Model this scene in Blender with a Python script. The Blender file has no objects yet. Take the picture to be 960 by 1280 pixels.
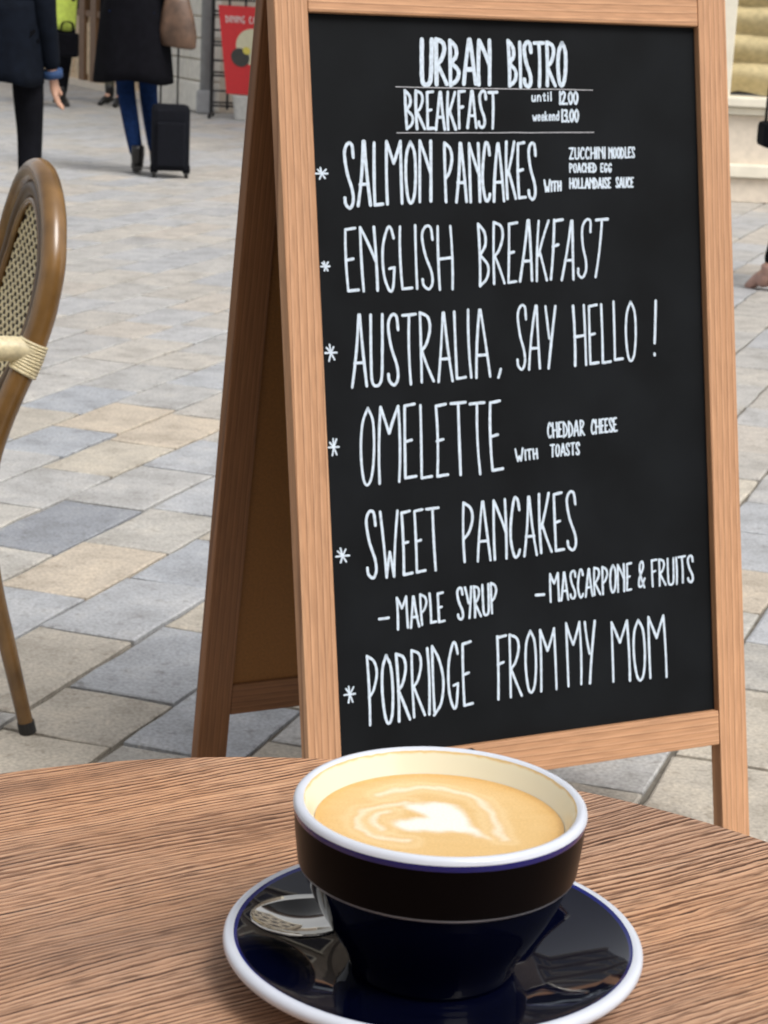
import bpy, bmesh, math, random
from mathutils import Vector, Matrix, Quaternion, noise
random.seed(7)
S = bpy.context.scene
COL = S.collection
V = Vector

# ------------------------------------------------------------------ camera
PITCH, ROLL, FPX, CAMH = 0.2548337, 0.0469436, 2553.7, 1.2
cF = V((0, math.cos(PITCH), -math.sin(PITCH)))
cU0 = V((0, math.sin(PITCH), math.cos(PITCH)))
cX0 = V((1, 0, 0))
cX = cX0 * math.cos(ROLL) + cU0 * math.sin(ROLL)
cU = cU0 * math.cos(ROLL) - cX0 * math.sin(ROLL)
cam_d = bpy.data.cameras.new('camera')
cam = bpy.data.objects.new('camera', cam_d)
COL.objects.link(cam)
m = Matrix((cX, cU, -cF)).transposed().to_4x4()
m.translation = V((0, 0, CAMH))
cam.matrix_world = m
cam_d.sensor_fit = 'VERTICAL'
cam_d.sensor_height = 24.0
cam_d.lens = 24.0 * FPX / 1280.0
cam_d.clip_start = 0.02
cam_d.clip_end = 2000
cam_d.dof.use_dof = True
cam_d.dof.focus_distance = 1.3
cam_d.dof.aperture_fstop = (cam_d.lens / 1000.0) / 0.0021
S.camera = cam

# ------------------------------------------------------------------ light
world = bpy.data.worlds.new('World')
S.world = world
world.use_nodes = True
wn = world.node_tree
for n_ in list(wn.nodes):
    wn.nodes.remove(n_)
SUN_EL, SUN_AZ = math.radians(54), math.radians(135)   # azimuth clockwise from +Y
sky = wn.nodes.new('ShaderNodeTexSky')
sky.sky_type = 'NISHITA'
sky.sun_disc = False
sky.sun_elevation = SUN_EL
sky.sun_rotation = SUN_AZ
sky.air_density = 1.0
sky.dust_density = 4.0
sky.ozone_density = 1.0
hs = wn.nodes.new('ShaderNodeHueSaturation')
hs.inputs['Saturation'].default_value = 0.16
bg = wn.nodes.new('ShaderNodeBackground')
bg.inputs['Strength'].default_value = 0.15
wo = wn.nodes.new('ShaderNodeOutputWorld')
wn.links.new(sky.outputs[0], hs.inputs['Color'])
wn.links.new(hs.outputs[0], bg.inputs['Color'])
wn.links.new(bg.outputs[0], wo.inputs['Surface'])
sun_d = bpy.data.lights.new('sun', 'SUN')
sun_d.energy = 1.3
sun_d.angle = math.radians(24)
sun_d.color = (1.0, 0.955, 0.90)
sun = bpy.data.objects.new('sun', sun_d)
COL.objects.link(sun)
sd = V((math.sin(SUN_AZ) * math.cos(SUN_EL), math.cos(SUN_AZ) * math.cos(SUN_EL), math.sin(SUN_EL)))
sun.rotation_mode = 'QUATERNION'
sun.rotation_quaternion = sd.to_track_quat('Z', 'Y')
sun.location = sd * 30
S.view_settings.view_transform = 'Standard'
S.view_settings.look = 'None'
S.view_settings.exposure = 0.42
S.view_settings.gamma = 1.0
S.render.engine = 'CYCLES'

# ------------------------------------------------------------------ helpers
def tag(o, label=None, cat=None, group=None, kind=None):
    if label: o['label'] = label
    if cat: o['category'] = cat
    if group: o['group'] = group
    if kind: o['kind'] = kind
    return o

def empty(name, loc=(0, 0, 0), rz=0.0, parent=None):
    o = bpy.data.objects.new(name, None)
    COL.objects.link(o)
    o.location = loc
    o.rotation_euler = (0, 0, rz)
    o.empty_display_size = 0.1
    if parent: o.parent = parent
    return o

def thing(name, label, cat, loc=(0, 0, 0), rz=0.0, group=None):
    return tag(empty(name, loc, rz), label, cat, group)

def obj(name, bm, mat, parent=None, smooth=False, recalc=True):
    me = bpy.data.meshes.new(name)
    if recalc:
        bmesh.ops.recalc_face_normals(bm, faces=bm.faces)
    bm.to_mesh(me)
    bm.free()
    if mat is not None:
        for mm in (mat if isinstance(mat, (list, tuple)) else [mat]):
            me.materials.append(mm)
    if smooth:
        for p in me.polygons: p.use_smooth = True
    o = bpy.data.objects.new(name, me)
    COL.objects.link(o)
    if parent: o.parent = parent
    return o

def add_box(bm, c, size, rot=None, bevel=0.0, mi=0):
    """box centred at c; rot = 3x3 matrix whose columns are the box axes"""
    r = rot.to_4x4() if rot is not None else Matrix.Identity(4)
    M = Matrix.Translation(c) @ r @ Matrix.Diagonal((size[0], size[1], size[2], 1))
    res = bmesh.ops.create_cube(bm, size=1.0, matrix=M)
    vs = res['verts']
    fs = set(f for v in vs for f in v.link_faces)
    for f in fs: f.material_index = mi
    if bevel > 0:
        es = list(set(e for v in vs for e in v.link_edges))
        bmesh.ops.bevel(bm, geom=es, offset=bevel, segments=2, profile=0.6, affect='EDGES')
    return vs

def frame_from(d, up=V((0, 0, 1))):
    d = d.normalized()
    if abs(d.dot(up)) > 0.98: up = V((1, 0, 0))
    x = up.cross(d).normalized()
    y = d.cross(x).normalized()
    return x, y

def add_tube(bm, pts, rad, n=10, closed=False, caps=True, flat=1.0, up=V((0, 0, 1))):
    pts = [V(p) for p in pts]
    N = len(pts)
    rads = rad if isinstance(rad, (list, tuple)) else [rad] * N
    rings = []
    px = None
    for i, p in enumerate(pts):
        if closed: t = pts[(i + 1) % N] - pts[i - 1]
        elif i == 0: t = pts[1] - pts[0]
        elif i == N - 1: t = pts[-1] - pts[-2]
        else: t = pts[i + 1] - pts[i - 1]
        t.normalize()
        if px is None:
            x, y = frame_from(t, up)
        else:
            x = (px - t * px.dot(t)).normalized()
            y = t.cross(x)
        px = x
        rings.append([bm.verts.new(p + x * math.cos(a) * rads[i] + y * math.sin(a) * rads[i] * flat)
                      for a in (2 * math.pi * k / n for k in range(n))])
    for i in range(N if closed else N - 1):
        A, B = rings[i], rings[(i + 1) % N]
        for k in range(n):
            bm.faces.new((A[k], A[(k + 1) % n], B[(k + 1) % n], B[k]))
    if caps and not closed:
        bm.faces.new(rings[0][::-1])
        bm.faces.new(rings[-1])

def add_lathe(bm, prof, n=96, c=(0, 0, 0), close_start=False, close_end=False):
    c = V(c)
    rings = []
    for (r, z) in prof:
        if r < 1e-6:
            rings.append([bm.verts.new(c + V((0, 0, z)))])
        else:
            rings.append([bm.verts.new(c + V((r * math.cos(2 * math.pi * k / n), r * math.sin(2 * math.pi * k / n), z))) for k in range(n)])
    for A, B in zip(rings, rings[1:]):
        for k in range(n):
            k2 = (k + 1) % n
            if len(A) == 1 and len(B) == 1: continue
            if len(A) == 1: bm.faces.new((A[0], B[k], B[k2]))
            elif len(B) == 1: bm.faces.new((A[k], A[k2], B[0]))
            else: bm.faces.new((A[k], A[k2], B[k2], B[k]))

def smooth_pts(P, sub=6, closed=False):
    """Catmull-Rom"""
    P = [V(p) for p in P]
    out = []
    N = len(P)
    rng = range(N) if closed else range(N - 1)
    for i in rng:
        if closed: p0, p1, p2, p3 = P[i - 1], P[i], P[(i + 1) % N], P[(i + 2) % N]
        else:
            p1, p2 = P[i], P[i + 1]
            p0 = P[i - 1] if i > 0 else p1 * 2 - p2
            p3 = P[i + 2] if i + 2 < N else p2 * 2 - p1
        for k in range(sub):
            t = k / sub
            out.append(0.5 * ((2 * p1) + (p2 - p0) * t + (2 * p0 - 5 * p1 + 4 * p2 - p3) * t * t + (3 * p1 - p0 - 3 * p2 + p3) * t ** 3))
    if not closed: out.append(P[-1])
    return out

def at(x, y, Y):
    """world point seen at photo pixel (x, y), at distance Y along the street"""
    d = cX * ((x - 480) / FPX) - cU * ((y - 640) / FPX) + cF
    t = Y / d.y
    return V((0, 0, CAMH)) + d * t

def gp(x, y, z=0.0):
    d = cX * ((x - 480) / FPX) - cU * ((y - 640) / FPX) + cF
    t = (z - CAMH) / d.z
    return V((0, 0, CAMH)) + d * t

# ------------------------------------------------------------------ materials
def new_mat(name):
    mt = bpy.data.materials.new(name)
    mt.use_nodes = True
    nt = mt.node_tree
    return mt, nt, nt.nodes['Principled BSDF']

def N(nt, t, **kw):
    n = nt.nodes.new(t)
    for k, v in kw.items():
        if hasattr(n, k): setattr(n, k, v)
        else: n.inputs[k].default_value = v
    return n

def ramp(nt, stops):
    r = nt.nodes.new('ShaderNodeValToRGB')
    el = r.color_ramp.elements
    while len(el) < len(stops): el.new(0.5)
    for e_, (p, c) in zip(el, stops):
        e_.position = p
        e_.color = (*c, 1) if len(c) == 3 else c
    return r

def mat_plain(name, col, rough=0.6, metal=0.0, var=0.12, scale=30.0, bump=0.0, coat=0.0, spec=0.5):
    mt, nt, b = new_mat(name)
    tc = N(nt, 'ShaderNodeTexCoord')
    no = N(nt, 'ShaderNodeTexNoise')
    no.inputs['Scale'].default_value = scale
    no.inputs['Detail'].default_value = 4
    nt.links.new(tc.outputs['Object'], no.inputs['Vector'])
    lo = tuple(c * (1 - var) for c in col); hi = tuple(min(1, c * (1 + var)) for c in col)
    r = ramp(nt, [(0.3, lo), (0.7, hi)])
    nt.links.new(no.outputs['Fac'], r.inputs['Fac'])
    nt.links.new(r.outputs['Color'], b.inputs['Base Color'])
    b.inputs['Roughness'].default_value = rough
    b.inputs['Metallic'].default_value = metal
    b.inputs['Coat Weight'].default_value = coat
    b.inputs['Specular IOR Level'].default_value = spec
    if bump > 0:
        bp = N(nt, 'ShaderNodeBump')
        bp.inputs['Strength'].default_value = bump
        bp.inputs['Distance'].default_value = 0.002
        nt.links.new(no.outputs['Fac'], bp.inputs['Height'])
        nt.links.new(bp.outputs[0], b.inputs['Normal'])
    return mt

def mat_wood(name, light, mid, dark, axis='Z', scale=1.0, rough=0.6, bump=0.25, ring=55.0, contrast=(0.42, 0.62), warp=0.018, stretch=0.05):
    """wood with long wavy growth lines running along one object axis"""
    mt, nt, b = new_mat(name)
    L = nt.links
    tc = N(nt, 'ShaderNodeTexCoord')
    oi = N(nt, 'ShaderNodeObjectInfo')
    mp = N(nt, 'ShaderNodeMapping')
    st = {'X': (stretch, 1, 1), 'Y': (1, stretch, 1), 'Z': (1, 1, stretch)}[axis]
    mp.inputs['Scale'].default_value = st
    L.new(tc.outputs['Object'], mp.inputs['Vector'])
    # each piece is cut from another place of the log
    mul = N(nt, 'ShaderNodeVectorMath', operation='MULTIPLY_ADD')
    L.new(oi.outputs['Random'], mul.inputs[0])
    mul.inputs[1].default_value = (3.1, 2.3, 1.7)
    L.new(mp.outputs[0], mul.inputs[2])
    w = N(nt, 'ShaderNodeTexNoise'); w.inputs['Scale'].default_value = 6.0; w.inputs['Detail'].default_value = 2
    L.new(mul.outputs[0], w.inputs['Vector'])
    wm = N(nt, 'ShaderNodeVectorMath', operation='MULTIPLY_ADD')
    L.new(w.outputs['Color'], wm.inputs[0]); wm.inputs[1].default_value = (warp * 4,) * 3
    L.new(mul.outputs[0], wm.inputs[2])
    wave = N(nt, 'ShaderNodeTexWave', wave_type='BANDS', bands_direction={'X': 'Y', 'Y': 'X', 'Z': 'X'}[axis], wave_profile='SAW')
    wave.inputs['Scale'].default_value = ring
    wave.inputs['Distortion'].default_value = 2.2
    wave.inputs['Detail'].default_value = 2.0
    wave.inputs['Detail Scale'].default_value = 0.6
    L.new(wm.outputs[0], wave.inputs['Vector'])
    fine = N(nt, 'ShaderNodeTexNoise'); fine.inputs['Scale'].default_value = 420 * scale; fine.inputs['Detail'].default_value = 3
    L.new(wm.outputs[0], fine.inputs['Vector'])
    r1 = ramp(nt, [(0.0, light), (contrast[0], mid), (contrast[1] + 0.2, mid), (0.97, dark), (1.0, light)])
    L.new(wave.outputs['Fac'], r1.inputs['Fac'])
    mx = N(nt, 'ShaderNodeMix', data_type='RGBA', blend_type='MULTIPLY')
    mx.inputs['Factor'].default_value = 0.5
    r2 = ramp(nt, [(0.35, (0.62, 0.58, 0.55)), (0.62, (1.08, 1.06, 1.04))])
    L.new(fine.outputs['Fac'], r2.inputs['Fac'])
    L.new(r1.outputs['Color'], mx.inputs['A']); L.new(r2.outputs['Color'], mx.inputs['B'])
    big = N(nt, 'ShaderNodeTexNoise'); big.inputs['Scale'].default_value = 9; big.inputs['Detail'].default_value = 3
    L.new(mul.outputs[0], big.inputs['Vector'])
    r3 = ramp(nt, [(0.3, (0.84, 0.82, 0.80)), (0.7, (1.1, 1.08, 1.06))])
    L.new(big.outputs['Fac'], r3.inputs['Fac'])
    mx2 = N(nt, 'ShaderNodeMix', data_type='RGBA', blend_type='MULTIPLY')
    mx2.inputs['Factor'].default_value = 1.0
    L.new(mx.outputs['Result'], mx2.inputs['A']); L.new(r3.outputs['Color'], mx2.inputs['B'])
    L.new(mx2.outputs['Result'], b.inputs['Base Color'])
    b.inputs['Roughness'].default_value = rough
    bp = N(nt, 'ShaderNodeBump'); bp.inputs['Strength'].default_value = bump; bp.inputs['Distance'].default_value = 0.001
    L.new(mx.outputs['Result'], bp.inputs['Height'])
    L.new(bp.outputs[0], b.inputs['Normal'])
    return mt

def face_wood(name, cols, band, stretch, **kw):
    pass

# ================================================================== PAVEMENT
GANG = 1.2348435
DA = V((math.cos(GANG), math.sin(GANG), 0)); DB = V((-math.sin(GANG), math.cos(GANG), 0))

def stone_material():
    mt, nt, b = new_mat('paving_stone')
    L = nt.links
    at_ = N(nt, 'ShaderNodeAttribute', attribute_name='tint')
    geo = N(nt, 'ShaderNodeNewGeometry')
    n1 = N(nt, 'ShaderNodeTexNoise'); n1.inputs['Scale'].default_value = 9; n1.inputs['Detail'].default_value = 6; n1.inputs['Roughness'].default_value = 0.62
    n2 = N(nt, 'ShaderNodeTexNoise'); n2.inputs['Scale'].default_value = 150; n2.inputs['Detail'].default_value = 4
    vo = N(nt, 'ShaderNodeTexVoronoi'); vo.inputs['Scale'].default_value = 55
    n3 = N(nt, 'ShaderNodeTexNoise'); n3.inputs['Scale'].default_value = 38; n3.inputs['Detail'].default_value = 5
    for n_ in (n1, n2, vo, n3): L.new(geo.outputs['Position'], n_.inputs['Vector'])
    r1 = ramp(nt, [(0.28, (0.70, 0.69, 0.67)), (0.5, (0.97, 0.97, 0.97)), (0.72, (1.16, 1.14, 1.10))])
    L.new(n1.outputs['Fac'], r1.inputs['Fac'])
    r2 = ramp(nt, [(0.32, (0.76, 0.75, 0.74)), (0.66, (1.18, 1.18, 1.17))])
    L.new(n2.outputs['Fac'], r2.inputs['Fac'])
    r4 = ramp(nt, [(0.30, (0.74, 0.72, 0.70)), (0.42, (1.0, 1.0, 1.0)), (0.66, (1.0, 1.0, 1.0)), (0.76, (1.16, 1.15, 1.12))])
    L.new(n3.outputs['Fac'], r4.inputs['Fac'])
    prev = at_.outputs['Color']
    for rr in (r1, r2, r4):
        mx = N(nt, 'ShaderNodeMix', data_type='RGBA', blend_type='MULTIPLY'); mx.inputs['Factor'].default_value = 1
        L.new(prev, mx.inputs['A']); L.new(rr.outputs['Color'], mx.inputs['B']); prev = mx.outputs['Result']
    # pale shell flecks
    rf = ramp(nt, [(0.0, (1, 1, 1)), (0.07, (1, 1, 1)), (0.11, (0, 0, 0))])
    L.new(vo.outputs['Distance'], rf.inputs['Fac'])
    rs_ = ramp(nt, [(0.52, (0, 0, 0)), (0.66, (1, 1, 1))])
    L.new(n1.outputs['Fac'], rs_.inputs['Fac'])
    mm_ = N(nt, 'ShaderNodeMath', operation='MULTIPLY'); L.new(rf.outputs['Color'], mm_.inputs[0]); L.new(rs_.outputs['Color'], mm_.inputs[1])
    mf = N(nt, 'ShaderNodeMix', data_type='RGBA'); L.new(mm_.outputs[0], mf.inputs['Factor'])
    L.new(prev, mf.inputs['A']); mf.inputs['B'].default_value = (0.6, 0.57, 0.5, 1)
    L.new(mf.outputs['Result'], b.inputs['Base Color'])
    b.inputs['Roughness'].default_value = 0.62
    bp = N(nt, 'ShaderNodeBump'); bp.inputs['Strength'].default_value = 0.55; bp.inputs['Distance'].default_value = 0.003
    ad = N(nt, 'ShaderNodeMath', operation='ADD'); L.new(n1.outputs['Fac'], ad.inputs[0]); L.new(n3.outputs['Fac'], ad.inputs[1])
    L.new(ad.outputs[0], bp.inputs['Height']); L.new(bp.outputs[0], b.inputs['Normal'])
    return mt
M_STONE = stone_material()
M_MORTAR = mat_plain('mortar', (.165, .148, .122), 0.95, var=0.3, scale=40, bump=0.6)
M_GROUND = mat_plain('ground_far', (0.30, 0.29, 0.28), 0.9, var=0.12, scale=0.7)

bm = bmesh.new()
bmesh.ops.create_grid(bm, x_segments=8, y_segments=8, size=400, matrix=Matrix.Translation((0, 0, -0.03)))
tag(obj('ground', bm, M_GROUND), kind='structure')
pave = tag(empty('pavement', (0, 0, 0)), kind='structure')
bm = bmesh.new()
bmesh.ops.create_grid(bm, x_segments=40, y_segments=40, size=13, matrix=Matrix.Translation((0, 11.5, -0.0085)))
for v in bm.verts: v.co.z += random.uniform(-.0025, .0025)
obj('mortar_bed', bm, M_MORTAR, pave)

SAND, BEIGE, GREIGE, GREY, LBLUE, BLUE, DBLUE, BROWN = (
    (.50, .438, .362), (.475, .436, .375), (.44, .425, .398), (.415, .412, .408), (.405, .418, .442), (.36, .378, .41), (.265, .280, .31), (.43, .398, .35))
ROWJ = {  # row index: joints along the row, and the colours between them
    -3: ([2.45, 2.74, 2.964, 3.34, 3.62, 3.95], [BEIGE, BROWN, BLUE, BEIGE, GREY]),
    -2: ([2.50, 2.806, 3.228, 3.60, 3.93, 4.3], [GREY, BROWN, LBLUE, BLUE, BEIGE]),
    -1: ([3.06, 3.427, 3.795, 4.12, 4.5], [LBLUE, SAND, GREIGE, LBLUE]),
    0: ([3.30, 3.677, 4.085, 4.48, 4.82], [GREIGE, DBLUE, GREY, LBLUE]),
    1: ([3.62, 3.99, 4.34, 4.698, 5.08], [GREIGE, GREY, BEIGE, SAND]),
    2: ([4.10, 4.464, 4.77, 5.13, 5.465, 5.8], [GREY, BLUE, SAND, GREY, LBLUE]),
    3: ([4.58, 4.94, 5.3, 5.7], [BROWN, BLUE, GREY]),
    -7: ([2.5, 2.93, 3.3], [BROWN, GREY]),
    -8: ([2.35, 2.72, 3.12, 3.5], [GREY, BEIGE, BEIGE]),
}
stones = []
rr_ = random.Random(11)
for k in range(-26, 50):
    b0 = 2.010 + .2055 * k; b1 = b0 + .2055
    js, cs = ROWJ.get(k, ([], []))
    edges = []
    if js:
        a = js[0]; lo = []
        while a > 0.2:
            n_ = a - rr_.uniform(.26, .44); lo.append((n_, a)); a = n_
        edges = [(x0, x1, None) for x0, x1 in lo[::-1]] + [(x0, x1, c) for x0, x1, c in zip(js, js[1:], cs)]
        a = js[-1]
    else:
        a = rr_.uniform(-.1, .3)
    while a < 23:
        n_ = a + rr_.uniform(.26, .46); edges.append((a, n_, None)); a = n_
    for a0, a1, c in edges:
        ctr = DA * ((a0 + a1) / 2) + DB * ((b0 + b1) / 2)
        if ctr.y < 0.4 or ctr.y > 22.5 or abs(ctr.x) > .19 * ctr.y + 1.1: continue
        if c is None:
            c = rr_.choice([GREY, GREY, LBLUE, LBLUE, BLUE, GREIGE, GREIGE, BEIGE, BEIGE, SAND, BROWN])
            t = rr_.uniform(.90, 1.12); c = tuple(q * t for q in c)
            if ctr.y > 5: c = tuple(q * .5 + g_ * .5 for q, g_ in zip(c, (.42, .415, .415)))  # distant haze and grazing sheen blended into the stone colour
        d = ctr - V((0, 0, CAMH)); z = d.dot(cF)
        px_ = 480 + FPX * d.dot(cX) / z; py_ = 640 - FPX * d.dot(cU) / z
        vis = -90 < px_ < 1050 and -60 < py_ < 1350 and z > .5
        hidden = py_ > 1075 or (400 < px_ < 860 and py_ < 880)
        stones.append((0 if (vis and not hidden) else 1, z, a0, a1, b0, b1, c))
stones.sort(key=lambda s: (s[0], s[1]))

def add_stone(bm, lay, a0, a1, b0, b1, c):
    g = .0045; P_ = []
    nA = 4
    for i in range(nA): P_.append((a0 + g + (a1 - a0 - 2 * g) * i / nA, b0 + g))
    for i in range(3): P_.append((a1 - g, b0 + g + (b1 - b0 - 2 * g) * i / 3))
    for i in range(nA): P_.append((a1 - g - (a1 - a0 - 2 * g) * i / nA, b1 - g))
    for i in range(3): P_.append((a0 + g, b1 - g - (b1 - b0 - 2 * g) * i / 3))
    ca, cb = (a0 + a1) / 2, (b0 + b1) / 2
    tz = random.uniform(-.0015, .001); ta = random.uniform(-.004, .004); tb = random.uniform(-.006, .006)
    rings = []
    jit = [(random.uniform(-.0032, .0032), random.uniform(-.0032, .0032), random.uniform(.0025, .006)) for _ in P_]
    for lvl in range(3):
        ring = []
        for (a, b), (ja, jb, bev) in zip(P_, jit):
            a_, b_ = a + ja, b + jb
            zt = tz + ta * (a - ca) + tb * (b - cb)
            if lvl == 2:
                a_ += (ca - a_) * min(1, bev / abs(a_ - ca + 1e-6)) if abs(abs(a - ca) - (a1 - a0 - 2 * g) / 2) < 1e-5 else 0
                b_ += (cb - b_) * min(1, bev / abs(b_ - cb + 1e-6)) if abs(abs(b - cb) - (b1 - b0 - 2 * g) / 2) < 1e-5 else 0
                z = zt
            elif lvl == 1: z = zt - .0022
            else: z = -.018
            q = DA * a_ + DB * b_
            ring.append(bm.verts.new((q.x, q.y, z)))
        rings.append(ring)
    n = len(P_); fs = []
    for A, B in zip(rings, rings[1:]):
        for i in range(n): fs.append(bm.faces.new((A[i], A[(i + 1) % n], B[(i + 1) % n], B[i])))
    fs.append(bm.faces.new(rings[-1]))
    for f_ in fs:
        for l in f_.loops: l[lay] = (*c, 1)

rest = bmesh.new(); rlay = rest.loops.layers.float_color.new('tint')
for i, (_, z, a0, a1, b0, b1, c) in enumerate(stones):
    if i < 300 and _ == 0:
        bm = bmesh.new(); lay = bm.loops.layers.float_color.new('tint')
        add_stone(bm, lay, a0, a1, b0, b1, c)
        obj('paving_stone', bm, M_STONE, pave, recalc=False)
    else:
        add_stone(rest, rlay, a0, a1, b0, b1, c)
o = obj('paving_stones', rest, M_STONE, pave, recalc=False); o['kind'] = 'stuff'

# ================================================================== MENU BOARD (A-frame)
K = 0.96
BP = V((-0.13044627, 2.76523486, 1.15467392))
BP = V((0, 0, CAMH)) + (BP - V((0, 0, CAMH))) * K
PH, LEAN, LEANB, APX = 0.47488845, 0.19703726, 0.14744253, 0.18837 * K
BW, BH = 0.622 * K, 1.0037 * K
M_ST = None
def wood_mat2(name, light, mid, dark, band, stretch, ring, **kw):
    mt = mat_wood(name, light, mid, dark, axis=stretch, ring=ring, **kw)
    for n_ in mt.node_tree.nodes:
        if n_.bl_idname == 'ShaderNodeTexWave': n_.bands_direction = band
    return mt
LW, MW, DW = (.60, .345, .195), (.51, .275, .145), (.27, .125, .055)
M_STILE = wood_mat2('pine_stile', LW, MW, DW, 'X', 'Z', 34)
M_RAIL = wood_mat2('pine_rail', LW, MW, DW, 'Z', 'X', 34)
M_REAR = wood_mat2('pine_rear_stile_shaded', (.28, .125, .050), (.23, .10, .037), (.13, .052, .019), 'X', 'Z', 34)  # same pine as the front, with the rear's shade put into the colour
M_REARR = wood_mat2('pine_rear_rail_shaded', (.28, .125, .050), (.23, .10, .037), (.13, .052, .019), 'Z', 'X', 34)  # shade put into the colour here too
M_HARD = mat_plain('brown_hardboard', (.23, .095, .018), .7, var=.15, scale=300, bump=.2)
M_CHALK = mat_plain('black_chalkboard', (.0052, .0062, .0074), .65, var=.35, scale=9, bump=.03, spec=.10)
M_PAINT = mat_plain('white_chalk_marker', (.55, .63, .72), .8, var=.16, scale=190)
M_RULE = mat_plain('thin_chalk_line', (.36, .36, .38), .8, var=.2, scale=400)
M_STEEL = mat_plain('hinge_steel', (.5, .48, .44), .35, metal=1.0, var=.1)
board = thing('sandwich_board', 'wooden A-frame menu board with black chalkboard lettered in white marker', 'menu board', (BP.x, BP.y, 0), PH)

def bpart(name, u0, u1, v0, v1, d0, d1, mat, rear=False, bev=.0022):
    bm = bmesh.new()
    add_box(bm, ((u0 + u1) / 2, (d0 + d1) / 2, (v0 + v1) / 2), (u1 - u0, d1 - d0, v1 - v0), bevel=bev)
    o = obj(name, bm, mat, board)
    if not rear:
        o.location = (0, 0, BP.z); o.rotation_euler = (-LEAN, 0, 0)
    else:
        o.location = (0, APX * math.sin(LEAN), BP.z + APX * math.cos(LEAN)); o.rotation_euler = (LEANB, 0, 0)
    return o
SW = .049 * K; TH = .0235
vf = -BP.z / math.cos(LEAN) + .002
RB = -1.055 * K
bpart('stile', -SW, 0, vf, .062, 0, TH, M_STILE)
bpart('stile', BW, BW + SW, vf, .062, 0, TH, M_STILE)
bpart('rail', .0005, BW - .0005, 0, .060, .0006, TH - .001, M_RAIL)
bpart('rail', .0005, BW - .0005, RB, -BH, .0006, TH - .001, M_RAIL)
cb = bpart('chalkboard', -.004, BW + .004, -BH - .004, .004, .0115, .0165, M_CHALK, bev=.0005)
zt = BP.z + APX * math.cos(LEAN)
vr = -zt / math.cos(LEANB) + .002
vt = -(APX - .062)
W2 = BW + 2 * SW
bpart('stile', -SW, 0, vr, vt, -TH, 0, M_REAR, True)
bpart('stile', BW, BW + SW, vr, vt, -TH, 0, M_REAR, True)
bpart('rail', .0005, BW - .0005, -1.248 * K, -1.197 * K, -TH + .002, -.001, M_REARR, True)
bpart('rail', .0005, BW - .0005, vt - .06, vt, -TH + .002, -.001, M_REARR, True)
bpart('back_panel', -.004, BW + .004, -1.202 * K, vt - .055, -.0165, -.0115, M_HARD, True, bev=.0005)
for ux in (.09, BW - .09):
    bm = bmesh.new()
    add_tube(bm, [(ux - .025, 0, .001), (ux + .025, 0, .001)], .004, 10)
    add_box(bm, (ux, .012, .0015), (.05, .024, .0018))
    h_ = obj('hinge', bm, M_STEEL, board)
    h_.location = (0, .062 * math.sin(LEAN) + TH, BP.z + .062 * math.cos(LEAN) + .002)

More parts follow.
